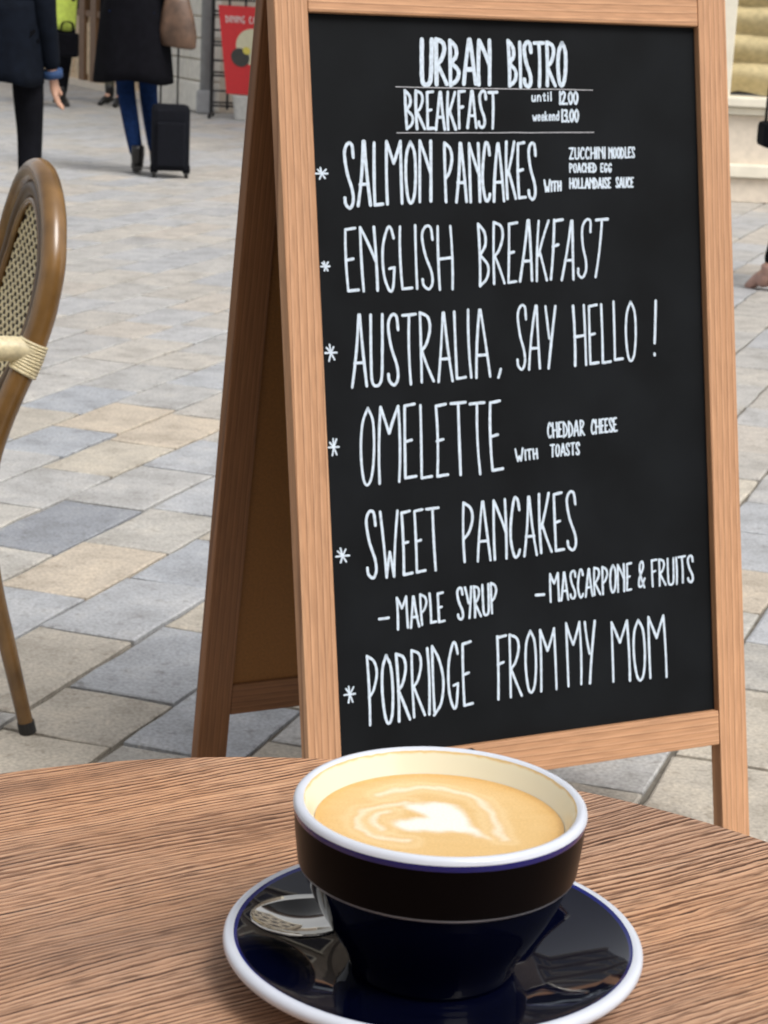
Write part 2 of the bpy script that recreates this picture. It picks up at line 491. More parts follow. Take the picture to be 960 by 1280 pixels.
# ---- hand lettering: narrow tall capitals made of marker strokes, lying on the chalkboard
GL = {
 'A': (1.0, ['l 0,0 .46,1', 'l .54,1 1,0', 'l .16,.33 .84,.33']),
 'B': (.85, ['l 0,1 .06,0', 'c 0,1 .55,.86 .62,.66 .12,.5', 'c .12,.5 .85,.32 .72,.12 .06,0']),
 'C': (.80, ['c .95,.80 .80,.97 .45,.99 .10,.62 .05,.3 .38,.02 .75,.03 .92,.12']),
 'D': (.85, ['l 0,1 .05,0', 'c 0,1 .6,.78 .95,.45 .7,.12 0,-.05']),
 'E': (.70, ['l .05,.98 .05,.02', 'l .05,.98 .95,1', 'l .05,.5 .65,.52', 'l .05,.02 1,.03']),
 'F': (.70, ['l .05,1 .1,0', 'l .05,.98 1,1', 'l .07,.55 .7,.58']),
 'G': (.95, ['c .90,.82 .72,.98 .48,.97 .12,.68 .10,.28 .42,.01 .70,.03 .86,.33', 'l .5,.34 .88,.36']),
 'H': (.95, ['l .03,1 .05,0', 'l .93,1 .97,0', 'l .05,.48 .95,.5']),
 'I': (.12, ['l .5,1 .5,0']),
 'K': (.90, ['l .03,1 .06,0', 'l .9,1 .12,.42', 'l .2,.5 1,0']),
 'L': (.70, ['l .05,1 .08,.02', 'l .08,.02 1,.03']),
 'M': (1.25, ['l .02,0 .04,1', 'l .04,1 .48,.65', 'l .48,.65 .93,1', 'l .93,1 .98,0']),
 'N': (1.0, ['l .05,0 .03,1', 'l .03,1 .95,.45', 'l .92,1 .97,0']),
 'O': (.85, ['c .5,1 .12,.8 .02,.45 .2,.1 .5,0 .82,.12 .97,.45 .88,.82 .5,1']),
 'P': (.80, ['l .03,1 .08,0', 'c .03,1 .70,.90 .90,.72 .55,.50 .08,.40']),
 'R': (.90, ['l .03,1 .06,0', 'c .03,1 .65,.93 .80,.76 .5,.55 .08,.45', 'l .10,.46 1,0']),
 'S': (.80, ['c .95,.78 .82,.97 .40,.99 .08,.85 .30,.55 .78,.28 .86,.1 .55,.0 .12,.06 .03,.16']),
 'T': (.95, ['l .0,.99 1,1', 'l .5,.99 .52,0']),
 'U': (.90, ['c .03,1 .04,.5 .12,.08 .5,0 .85,.1 .93,.5 .95,1']),
 'W': (1.35, ['l 0,1 .26,0', 'l .26,0 .48,.38', 'l .48,.38 .68,0', 'l .68,0 1,1']),
 'Y': (.90, ['l .03,1 .50,.48', 'l .97,1 .55,0']),
 'Z': (.80, ['l .0,.98 .95,1', 'l .95,1 .03,.02', 'l .03,.02 1,.03']),
 'j': (.12, ['l .5,.82 .5,0']), 'q': (.75, ['l 0,.80 1,.82', 'l .5,.8 .5,0']), 'y': (.75, ['l .05,.82 .07,0', 'l .93,.82 .95,0', 'l .05,.4 .95,.42']),
 'i': (.15, ['l .5,.62 .5,0', 'l .5,.86 .5,.9']), 't': (.5, ['l .5,.85 .5,.03', 'l .05,.6 .95,.62', 'l .5,.03 .9,.05']),
 'h': (.6, ['l .05,.8 .05,0', 'c .05,.4 .5,.6 .9,.35 .92,0']), 'u': (.6, ['c .03,.6 .08,.1 .5,.0 .85,.2', 'l .9,.6 .92,0']),
 'n': (.6, ['l .05,.6 .05,0', 'c .05,.4 .5,.65 .9,.4 .92,0']), 'l': (.2, ['l .4,1 .5,0']),
 'w': (.9, ['l 0,.6 .25,0', 'l .25,0 .5,.4', 'l .5,.4 .75,0', 'l .75,0 1,.6']), 'e': (.6, ['c .08,.3 .9,.36 .75,.6 .3,.6 .05,.25 .4,.0 .9,.1']),
 'k': (.6, ['l .05,1 .05,0', 'l .85,.6 .1,.3', 'l .2,.33 .95,0']), 'd': (.6, ['c .85,.5 .3,.6 .05,.3 .3,.0 .85,.1', 'l .9,1 .92,0']),
 '0': (.85, ['c .5,1 .1,.75 .05,.4 .5,0 .92,.35 .9,.75 .5,1']), '1': (.2, ['l .5,1 .5,0']),
 '2': (.8, ['c .05,.8 .4,1 .85,.8 .6,.4 .05,.02', 'l .05,.02 1,.03']), '3': (.75, ['c .1,.95 .8,.95 .75,.65 .3,.52', 'c .3,.52 .95,.4 .7,.05 .05,.05']),
 '.': (.15, ['l .5,.0 .5,.05']), ',': (.5, ['l .75,.09 .35,-.03']), '!': (.5, ['l .62,1 .42,.24', 'l .40,.05 .42,.02']),
 '-': (1.0, ['l 0,.5 1,.5']),
 '&': (.8, ['c .95,.35 .55,.1 .15,.12 .2,.4 .72,.75 .6,.98 .25,.85 .35,.5 .9,.02', ]),
}
WORDS=[
('URBAN', [0.1696, -0.0295], [0.2834, -0.0262], [0.1666, -0.0929], [0.2806, -0.0886], 0.0061),('BISTRO', [0.305, -0.0267], [0.4064, -0.0283], [0.3047, -0.0914], [0.4025, -0.0896], 0.00562),('BREAKFAST', [0.1419, -0.0987], [0.2904, -0.0972], [0.1418, -0.1523], [0.2868, -0.1488], 0.00415),('until', [0.3432, -0.0973], [0.3771, -0.0967], [0.3426, -0.1106], [0.3766, -0.109], 0.0022),('12.00', [0.3877, -0.096], [0.4208, -0.0954], [0.3869, -0.1138], [0.42, -0.1134], 0.00317),('weekend', [0.3433, -0.125], [0.3879, -0.1233], [0.3428, -0.1372], [0.3873, -0.1361], 0.0022),('13.00', [0.3906, -0.121], [0.4211, -0.1206], [0.3899, -0.1383], [0.4204, -0.138], 0.00317),('SALMON', [0.0461, -0.167], [0.1842, -0.166], [0.044, -0.2572], [0.1802, -0.2506], 0.00452),('PANCAKES', [0.199, -0.167], [0.3493, -0.166], [0.1977, -0.2507], [0.3472, -0.2472], 0.00427),('Wjqy', [0.3575, -0.2194], [0.3878, -0.2183], [0.3568, -0.2361], [0.3872, -0.234], 0.00317),('ZUCCHINI', [0.4016, -0.1746], [0.4632, -0.1731], [0.4009, -0.1903], [0.4625, -0.189], 0.00256),('NOODLES', [0.4672, -0.1737], [0.5135, -0.1728], [0.4666, -0.1889], [0.5129, -0.1877], 0.00256),('POACHED', [0.4006, -0.1964], [0.4474, -0.1958], [0.4001, -0.2088], [0.4469, -0.2082], 0.00256),('EGG', [0.4528, -0.1963], [0.473, -0.1963], [0.4523, -0.2082], [0.4726, -0.2082], 0.00256),('HOLLANDAISE', [0.3998, -0.2172], [0.4709, -0.2167], [0.3992, -0.2312], [0.4703, -0.2309], 0.00256),('SAUCE', [0.4777, -0.2161], [0.5091, -0.2162], [0.4771, -0.2304], [0.5085, -0.2299], 0.00256),('ENGLISH', [0.0428, -0.2816], [0.2089, -0.2792], [0.0432, -0.3703], [0.2073, -0.3691], 0.00378),('BREAKFAST', [0.2481, -0.2763], [0.4645, -0.2729], [0.2466, -0.3656], [0.4489, -0.358], 0.00378),('AUSTRALIA', [0.0478, -0.3983], [0.2593, -0.3959], [0.0428, -0.4992], [0.2613, -0.4927], 0.00391),(',', [0.272, -0.3974], [0.2848, -0.3977], [0.2677, -0.4941], [0.2807, -0.4925], 0.00391),('SAY', [0.3044, -0.3927], [0.3725, -0.3935], [0.3016, -0.4867], [0.3634, -0.4837], 0.00378),('HELLO', [0.3964, -0.3942], [0.5076, -0.3916], [0.3954, -0.4827], [0.5055, -0.4804], 0.00378),('!', [0.5325, -0.3923], [0.5451, -0.3914], [0.5293, -0.4756], [0.5418, -0.4749], 0.00391),('OMELETTE', [0.0561, -0.5226], [0.2754, -0.5236], [0.0496, -0.6318], [0.2761, -0.6258], 0.00391),('Wjqy', [0.2943, -0.5943], [0.3323, -0.5932], [0.2949, -0.6124], [0.3329, -0.6102], 0.00293),('TOASTS', [0.3522, -0.5921], [0.4029, -0.5916], [0.3515, -0.6091], [0.4022, -0.6088], 0.00269),('CHEDDAR', [0.3482, -0.5612], [0.4123, -0.56], [0.3486, -0.5822], [0.4114, -0.5818], 0.00281),('CHEESE', [0.4217, -0.5605], [0.4666, -0.5595], [0.4208, -0.5812], [0.4672, -0.5792], 0.00281),('SWEET', [0.0552, -0.6649], [0.171, -0.6667], [0.0542, -0.761], [0.1719, -0.7559], 0.00378),('PANCAKES', [0.2065, -0.6626], [0.3934, -0.6587], [0.2039, -0.7486], [0.3938, -0.7462], 0.00378),('-', [0.0688, -0.8119], [0.0872, -0.8115], [0.0686, -0.8163], [0.087, -0.8159], 0.00366),('MAPLE', [0.097, -0.787], [0.1731, -0.7851], [0.0973, -0.8324], [0.1736, -0.8277], 0.00354),('SYRUP', [0.1909, -0.7822], [0.259, -0.7793], [0.1914, -0.8283], [0.2583, -0.8235], 0.00354),('-', [0.3181, -0.8017], [0.3353, -0.8021], [0.3179, -0.8063], [0.3351, -0.8067], 0.00366),('MASCARPONE', [0.3431, -0.7753], [0.4843, -0.7712], [0.3426, -0.8166], [0.4827, -0.8121], 0.0033),('&', [0.4927, -0.7696], [0.508, -0.7697], [0.491, -0.8129], [0.5064, -0.8107], 0.00317),('FRUITS', [0.5164, -0.7704], [0.5929, -0.7685], [0.5162, -0.8105], [0.5928, -0.809], 0.0033),('PORRIDGE', [0.0469, -0.8626], [0.2143, -0.8565], [0.0469, -0.962], [0.2126, -0.9503], 0.00391),('FROM', [0.2518, -0.8535], [0.3518, -0.8532], [0.249, -0.9466], [0.3506, -0.9444], 0.00366),('MY', [0.3667, -0.8489], [0.4194, -0.8494], [0.3667, -0.9439], [0.4142, -0.9423], 0.00366),('MOM', [0.4425, -0.8528], [0.5399, -0.8529], [0.4429, -0.9431], [0.5405, -0.948], 0.00366),]
STARS= [([0.0043, -0.2009], [0.0245, -0.2199]), ([0.0063, -0.3252], [0.0209, -0.3415]), ([0.0062, -0.4354], [0.0262, -0.4619]), ([0.0052, -0.5608], [0.0228, -0.5899]), ([0.0086, -0.7097], [0.0312, -0.7366]), ([0.0119, -0.8967], [0.0309, -0.9286])]
RULES= [([0.1306, -0.0943], [0.4444, -0.0928]), ([0.1294, -0.1557], [0.4438, -0.1525])]
HEART= [[-0.0131, 0.017], [-0.0065, 0.02], [0.0008, 0.0209], [0.0081, 0.017], [0.0125, 0.0084], [0.014, -0.0039], [0.0202, -0.0145], [0.0117, -0.0093], [0.0032, -0.0089], [-0.0053, -0.0103], [-0.0137, -0.0088], [-0.0195, -0.0032], [-0.0159, 0.0022], [-0.0066, 0.0047], [-0.0109, 0.01]]
BANDS= [[[-0.0241, 0.0261], [-0.0168, 0.0327], [-0.0064, 0.0367], [0.0055, 0.0343], [0.0157, 0.0272], [0.0217, 0.0131], [0.0232, -0.0045], [0.0256, -0.0139]], [[-0.0131, 0.0193], [-0.0182, 0.0157], [-0.0254, 0.013], [-0.0311, 0.0069], [-0.033, -0.0023], [-0.0299, -0.0124], [-0.0221, -0.0184], [-0.0137, -0.0198]], [[-0.021, 0.0081], [-0.026, 0.0039], [-0.0266, -0.0033], [-0.0222, -0.0098]]]

SMALLCAP = {'With': 'WiTH'}
_lift = [0]
def ribbon(bm, pts, w):
    """a flat marker stroke with rounded ends, a little uneven in width"""
    pts = [p for i, p in enumerate(pts) if i == 0 or (p - pts[i - 1]).length > 1e-6]
    if len(pts) == 1: pts = [pts[0], pts[0] + V((0, -.0004))]
    _lift[0] = (_lift[0] + 1) % 24
    lift = _lift[0] * .000012
    closed_ = (pts[-1] - pts[0]).length < 1e-5
    t0 = (pts[0] - pts[1]).normalized(); t1 = (pts[-1] - pts[-2]).normalized()
    L_, R_ = [], []
    def nrm(t): return V((-t.y, t.x))
    for ang, f in ((1.0, .3), (.6, .8)):
        pass
    seq = []
    seq.append((pts[0] + t0 * w * .48, -t0, .25)); seq.append((pts[0] + t0 * w * .3, -t0, .78))
    n = len(pts)
    for i, p in enumerate(pts):
        t = (pts[min(i + 1, n - 1)] - pts[max(i - 1, 0)]).normalized()
        seq.append((p, t, 1.0 + .07 * math.sin(i * 1.7 + lift * 4e5)))
    seq.append((pts[-1] + t1 * w * .3, t1, .78)); seq.append((pts[-1] + t1 * w * .48, t1, .25))
    prev = None
    for p, t, s in seq:
        a = p + nrm(t) * w * .5 * s; b = p - nrm(t) * w * .5 * s
        cur = (bm.verts.new((a.x, .0112 - lift, a.y)), bm.verts.new((b.x, .0112 - lift, b.y)))
        if prev: bm.faces.new((prev[0], prev[1], cur[1], cur[0]))
        prev = cur

def write(word, TLq, TRq, BLq, BRq, sw, rnd, parent):
    bm = bmesh.new()
    TLq, TRq, BLq, BRq = (V(q) * K for q in (TLq, TRq, BLq, BRq))
    sw = sw * K
    small = (BLq - TLq).length < .03
    ws = []
    for ch in word:
        ws.append(GL[ch][0])
    gap = .30 if not small else .34
    if word in ('12.00', '13.00'): gap = .25
    tot = sum(ws) + gap * (len(ws) - 1)
    inset = sw * .5 / max(.001, (TRq - TLq).length)
    x = 0
    first_big = word == 'URBAN'
    for i, ch in enumerate(word):
        g = GL[ch]
        w_ = g[0]
        jx, jy, sl = rnd.uniform(-.03, .03), rnd.uniform(-.02, .02), rnd.uniform(-.04, .04)
        for st in g[1]:
            kind_, *pp = st.split(' ')
            P2 = []
            for q in pp:
                a, b = map(float, q.split(','))
                uu = (x + (a + jx + sl * (b - .5)) * w_) / tot
                uu = inset + uu * (1 - 2 * inset)
                vv = b + jy * (1 if not small else .3)
                vv = (.5 - .5 * sw / (TLq - BLq).length * 2 * .5) * 0 + vv
                top = TLq.lerp(TRq, uu); bot = BLq.lerp(BRq, uu)
                P2.append(bot + (top - bot) * (.02 + .96 * vv))
            if kind_ == 'c':
                P2 = [V((q.x, q.y)) for q in smooth_pts([V((p.x, p.y, 0)) for p in P2], 6)]
            else:
                A, B = P2; mid = (A + B) / 2
                nn = V((-(B - A).y, (B - A).x)) * rnd.uniform(-.02, .02)
                P2 = [A, A.lerp(B, .25) + nn * .75, mid + nn, A.lerp(B, .75) + nn * .75, B]
            ribbon(bm, P2, sw * rnd.uniform(.92, 1.08))
        x += w_ + gap
    o = obj('lettering', bm, M_PAINT, parent, recalc=False)
    return o
rw = random.Random(5)
for W_ in WORDS:
    write(*W_, rw, cb)
for (tl, br) in STARS:
    bm = bmesh.new()
    tl, br = V(tl) * K, V(br) * K
    c = (tl + br) / 2; hx, hy = abs(br.x - tl.x) / 2 * .86, abs(br.y - tl.y) / 2 * .86
    for ang in (100, 48, 140, -115, -60):
        a = math.radians(ang + rw.uniform(-8, 8)); d = V((math.cos(a) * hx, math.sin(a) * hy)) * rw.uniform(.8, 1.05)
        ribbon(bm, [c, c + d * .5, c + d], .0024)
    ribbon(bm, [c - V((hx, 0)), c, c + V((hx, 0))], .0026)
    obj('star_mark', bm, M_PAINT, cb, recalc=False)
bm = bmesh.new()
for a, b in RULES:
    a, b = V(a) * K, V(b) * K
    ribbon(bm, [a.lerp(b, t / 12) + V((0, rw.uniform(-.0003, .0003))) for t in range(13)], .0013)
obj('ruled_line', bm, M_RULE, cb, recalc=False)

# ================================================================== TABLE
TC = V((-.02676, .67154)); TR_ = .34351; TZ = .80
def table_wood():
    mt, nt, b = new_mat('brushed_table_wood')
    L = nt.links
    tc = N(nt, 'ShaderNodeTexCoord')
    mp = N(nt, 'ShaderNodeMapping'); mp.inputs['Rotation'].default_value = (0, 0, 0)
    L.new(tc.outputs['Object'], mp.inputs['Vector'])
    # slow bending of the growth lines
    s1 = N(nt, 'ShaderNodeMapping'); s1.inputs['Scale'].default_value = (.30, 1.0, 1.0); L.new(mp.outputs[0], s1.inputs['Vector'])
    w = N(nt, 'ShaderNodeTexNoise'); w.inputs['Scale'].default_value = 8.5; w.inputs['Detail'].default_value = 2.5; L.new(s1.outputs[0], w.inputs['Vector'])
    wa = N(nt, 'ShaderNodeVectorMath', operation='MULTIPLY_ADD'); L.new(w.outputs['Color'], wa.inputs[0]); wa.inputs[1].default_value = (0, .050, 0); L.new(mp.outputs[0], wa.inputs[2])
    s1b = N(nt, 'ShaderNodeMapping'); s1b.inputs['Scale'].default_value = (22, 90, 1.0); L.new(mp.outputs[0], s1b.inputs['Vector'])
    w2 = N(nt, 'ShaderNodeTexNoise'); w2.inputs['Scale'].default_value = 3.0; w2.inputs['Detail'].default_value = 3; L.new(s1b.outputs[0], w2.inputs['Vector'])
    wb = N(nt, 'ShaderNodeVectorMath', operation='MULTIPLY_ADD'); L.new(w2.outputs['Color'], wb.inputs[0]); wb.inputs[1].default_value = (0, .0015, 0); L.new(wa.outputs[0], wb.inputs[2])
    # growth rings: irregular pitch from stretched 1-D noise plus a wave
    s2 = N(nt, 'ShaderNodeMapping'); s2.inputs['Scale'].default_value = (1.6, 600, 1.0); L.new(wb.outputs[0], s2.inputs['Vector'])
    ln = N(nt, 'ShaderNodeTexNoise'); ln.inputs['Scale'].default_value = 1.0; ln.inputs['Detail'].default_value = 2.0; ln.inputs['Roughness'].default_value = .55; L.new(s2.outputs[0], ln.inputs['Vector'])
    wv = N(nt, 'ShaderNodeTexWave', wave_type='BANDS', bands_direction='Y', wave_profile='SAW')
    wv.inputs['Scale'].default_value = 92; wv.inputs['Distortion'].default_value = 1.2; wv.inputs['Detail'].default_value = 1.0
    L.new(wb.outputs[0], wv.inputs['Vector'])
    comb = N(nt, 'ShaderNodeMix', data_type='FLOAT'); comb.inputs['Factor'].default_value = .38
    L.new(ln.outputs['Fac'], comb.inputs['A']); L.new(wv.outputs['Fac'], comb.inputs['B'])
    # pores: short dark dashes
    s3 = N(nt, 'ShaderNodeMapping'); s3.inputs['Scale'].default_value = (60, 900, 1.0); L.new(wa.outputs[0], s3.inputs['Vector'])
    po = N(nt, 'ShaderNodeTexNoise'); po.inputs['Scale'].default_value = 1.0; po.inputs['Detail'].default_value = 2; L.new(s3.outputs[0], po.inputs['Vector'])
    # broad figure: zones where the lines are denser and darker
    s4 = N(nt, 'ShaderNodeMapping'); s4.inputs['Scale'].default_value = (2.5, 16, 1.0); L.new(wb.outputs[0], s4.inputs['Vector'])
    bz = N(nt, 'ShaderNodeTexNoise'); bz.inputs['Scale'].default_value = 1.0; bz.inputs['Detail'].default_value = 4; L.new(s4.outputs[0], bz.inputs['Vector'])
    r1 = ramp(nt, [(.29, (.070, .030, .017)), (.385, (.175, .082, .044)), (.46, (.37, .212, .130)), (.60, (.47, .285, .182)), (.8, (.55, .36, .245))])
    L.new(comb.outputs['Result'], r1.inputs['Fac'])
    r2 = ramp(nt, [(.32, (.42, .38, .36)), (.47, (1, 1, 1)), (.70, (1.08, 1.06, 1.04))]); L.new(po.outputs['Fac'], r2.inputs['Fac'])
    r3 = ramp(nt, [(.30, (.62, .60, .60)), (.45, (.95, .94, .93)), (.70, (1.10, 1.07, 1.02))]); L.new(bz.outputs['Fac'], r3.inputs['Fac'])
    prev = r1.outputs['Color']
    for rr in (r2, r3):
        mx = N(nt, 'ShaderNodeMix', data_type='RGBA', blend_type='MULTIPLY'); mx.inputs['Factor'].default_value = 1
        L.new(prev, mx.inputs['A']); L.new(rr.outputs['Color'], mx.inputs['B']); prev = mx.outputs['Result']
    hz = N(nt, 'ShaderNodeTexNoise'); hz.inputs['Scale'].default_value = 5.5; hz.inputs['Detail'].default_value = 5; L.new(tc.outputs['Object'], hz.inputs['Vector'])
    rz_ = ramp(nt, [(.32, (.88, .92, 1.0)), (.5, (1.0, .99, .97)), (.68, (1.10, 1.0, .86))]); L.new(hz.outputs['Fac'], rz_.inputs['Fac'])
    mz = N(nt, 'ShaderNodeMix', data_type='RGBA', blend_type='MULTIPLY'); mz.inputs['Factor'].default_value = 1
    L.new(prev, mz.inputs['A']); L.new(rz_.outputs['Color'], mz.inputs['B'])
    L.new(mz.outputs['Result'], b.inputs['Base Color'])
    rg_ = ramp(nt, [(.3, (.34, .34, .34)), (.7, (.56, .56, .56))]); L.new(hz.outputs['Fac'], rg_.inputs['Fac']); L.new(rg_.outputs['Color'], b.inputs['Roughness'])
    pass
    b.inputs['Specular IOR Level'].default_value = .4
    bp = N(nt, 'ShaderNodeBump'); bp.inputs['Strength'].default_value = 1.0; bp.inputs['Distance'].default_value = .0014
    ad = N(nt, 'ShaderNodeMath', operation='MULTIPLY_ADD'); L.new(po.outputs['Fac'], ad.inputs[0]); ad.inputs[1].default_value = .35; L.new(comb.outputs['Result'], ad.inputs[2])
    L.new(ad.outputs[0], bp.inputs['Height']); L.new(bp.outputs[0], b.inputs['Normal'])
    return mt
M_TABLE = table_wood()
M_IRON = mat_plain('black_iron', (.02, .02, .02), .4, metal=.6)
table = thing('table', 'round brown cafe table with brushed wood grain in the foreground', 'table', (TC.x, TC.y, 0))
GA = math.radians(33.5)
bm = bmesh.new()
add_lathe(bm, [(0, TZ - .026), (TR_ - .004, TZ - .026), (TR_, TZ - .022), (TR_ + .0003, TZ - .006), (TR_ - .001, TZ - .0018), (TR_ - .003, TZ), (TR_ - .02, TZ), (0, TZ)], 240)
o = obj('tabletop', bm, M_TABLE, table, smooth=False)
o.rotation_euler = (0, 0, GA)
for p in o.data.polygons:
    p.use_smooth = abs(p.normal.z) < .9 and p.normal.z > -.5
bm = bmesh.new(); add_lathe(bm, [(.032, .03), (.032, TZ - .05), (.14, TZ - .045), (.14, TZ - .0265)], 24)
obj('pedestal', bm, M_IRON, table, smooth=True)
bm = bmesh.new(); add_lathe(bm, [(0, .0), (.21, .0), (.215, .012), (.05, .032), (0, .034)], 48)
obj('base', bm, M_IRON, table, smooth=True)

# ================================================================== SAUCER, CUP, SPOON
CX_, CY_ = .0284, .7735
def glaze(name, col, rough=.06, coat=1.0, spec=.5, var=.03):
    return mat_plain(name, col, rough, var=var, coat=coat, scale=40, spec=spec)
M_NAVY = glaze('navy_glaze', (.0012, .0019, .010), .04, 0.0)
M_BAND = glaze('dark_band_glaze', (.0020, .0016, .0020), .28, 0.0, .05)
M_WHITE = glaze('white_porcelain', (.60, .635, .71), .15, .0)
M_BLUE = glaze('cobalt_edge', (.004, .009, .15), .12, 0.0)

def cream_mat():
    mt, nt, b = new_mat('cream_cup_inside')
    L = nt.links
    tc = N(nt, 'ShaderNodeTexCoord'); sx = N(nt, 'ShaderNodeSeparateXYZ'); L.new(tc.outputs['Object'], sx.inputs[0])
    no = N(nt, 'ShaderNodeTexNoise'); no.inputs['Scale'].default_value = 130; no.inputs['Detail'].default_value = 4; L.new(tc.outputs['Object'], no.inputs['Vector'])
    ma = N(nt, 'ShaderNodeMath', operation='MULTIPLY_ADD'); L.new(no.outputs['Fac'], ma.inputs[0]); ma.inputs[1].default_value = .0026; L.new(sx.outputs['Z'], ma.inputs[2])
    # coffee stain line just under the lip
    mr = N(nt, 'ShaderNodeMapRange'); mr.inputs['From Min'].default_value = .0765; mr.inputs['From Max'].default_value = .0812; L.new(ma.outputs[0], mr.inputs['Value'])
    r = ramp(nt, [(0, (.74, .69, .52)), (.46, (.74, .69, .52)), (.60, (.70, .55, .30)), (.70, (.64, .44, .19)), (.78, (.74, .66, .48)), (.86, (.76, .74, .68)), (1, (.80, .80, .76))])
    L.new(mr.outputs[0], r.inputs['Fac']); L.new(r.outputs['Color'], b.inputs['Base Color'])
    b.inputs['Roughness'].default_value = .18
    return mt
saucer = thing('saucer', 'navy saucer with white rim under the coffee cup', 'saucer', (CX_, CY_, TZ))
Rz = .0862
bm = bmesh.new()
add_lathe(bm, [(0, .0060), (.030, .0060), (.040, .0062), (.0440, .0068), (.050, .0083), (.062, .0120), (.072, .0153), (.0790, .0181), (.0808, .0191)], 128)
obj('well', bm, M_NAVY, saucer, smooth=True)
bm = bmesh.new()
add_lathe(bm, [(.0808, .0191), (.0815, .0196), (.0823, .0199)], 128)
obj('blue_line', bm, M_BLUE, saucer, smooth=True)
bm = bmesh.new()
add_lathe(bm, [(.0823, .0199), (.0840, .0202), (.0855, .0197), (.0865, .0184), (.0867, .0166), (.0858, .0150), (.0838, .0140), (.070, .0095), (.052, .0040), (.046, .0018), (.044, .0004), (.040, .0004), (.038, .0022), (0, .0024)], 128)
obj('rim', bm, M_WHITE, saucer, smooth=True)

cup = thing('coffee_cup', 'large dark blue coffee cup with white rim on the saucer', 'cup', (CX_, CY_, TZ))
ZR = .0796   # lip height above the table
bm = bmesh.new()   # lower bowl
add_lathe(bm, [(.0, .0082), (.030, .0082), (.0310, .0066), (.0335, .0066), (.0345, .0085), (.0352, .0115), (.0382, .0175), (.0430, .0250), (.0474, .0325), (.0512, .0400), (.0540, .0468), (.0552, .0505), (.0556, .0516)], 128)
obj('lower_bowl', bm, M_NAVY, cup, smooth=True)
bm = bmesh.new()
add_lathe(bm, [(.0556, .0516), (.0564, .0518), (.0570, .0525), (.0572, .0531)], 128)
obj('ledge', bm, mat_plain('worn_ledge', (.22, .235, .27), .3, var=.3), cup, smooth=True)
bm = bmesh.new()
add_lathe(bm, [(.0572, .0531), (.0578, .058), (.0588, .067), (.0593, .0742)], 128)
obj('band', bm, M_BAND, cup, smooth=True)
bm = bmesh.new()
add_lathe(bm, [(.0593, .0742), (.0597, .0756), (.0598, .0769)], 128)
obj('blue_edge', bm, M_BLUE, cup, smooth=True)
bm = bmesh.new()
add_lathe(bm, [(.0598, .0769), (.0595, .0783), (.0586, .0793), (.0575, .0797), (.0563, .0794), (.0555, .0787)], 128)
obj('lip', bm, M_WHITE, cup, smooth=True)
bm = bmesh.new()
add_lathe(bm, [(.0555, .0787), (.0547, .0772), (.0532, .074), (.0512, .070), (.0490, .066), (.043, .045), (.036, .025), (.020, .0125), (0, .012)], 128)
obj('inside', bm, cream_mat(), cup, smooth=True)
# handle on the far side, a flat loop
bm = bmesh.new()
hp = smooth_pts([(0, .056, .066), (0, .070, .068), (0, .078, .058), (0, .074, .042), (0, .060, .034), (0, .044, .032)], 6)
add_tube(bm, hp, .0048, 12, flat=1.5)
o = obj('handle', bm, M_BAND, cup, smooth=True); o.rotation_euler = (0, 0, math.radians(-12))

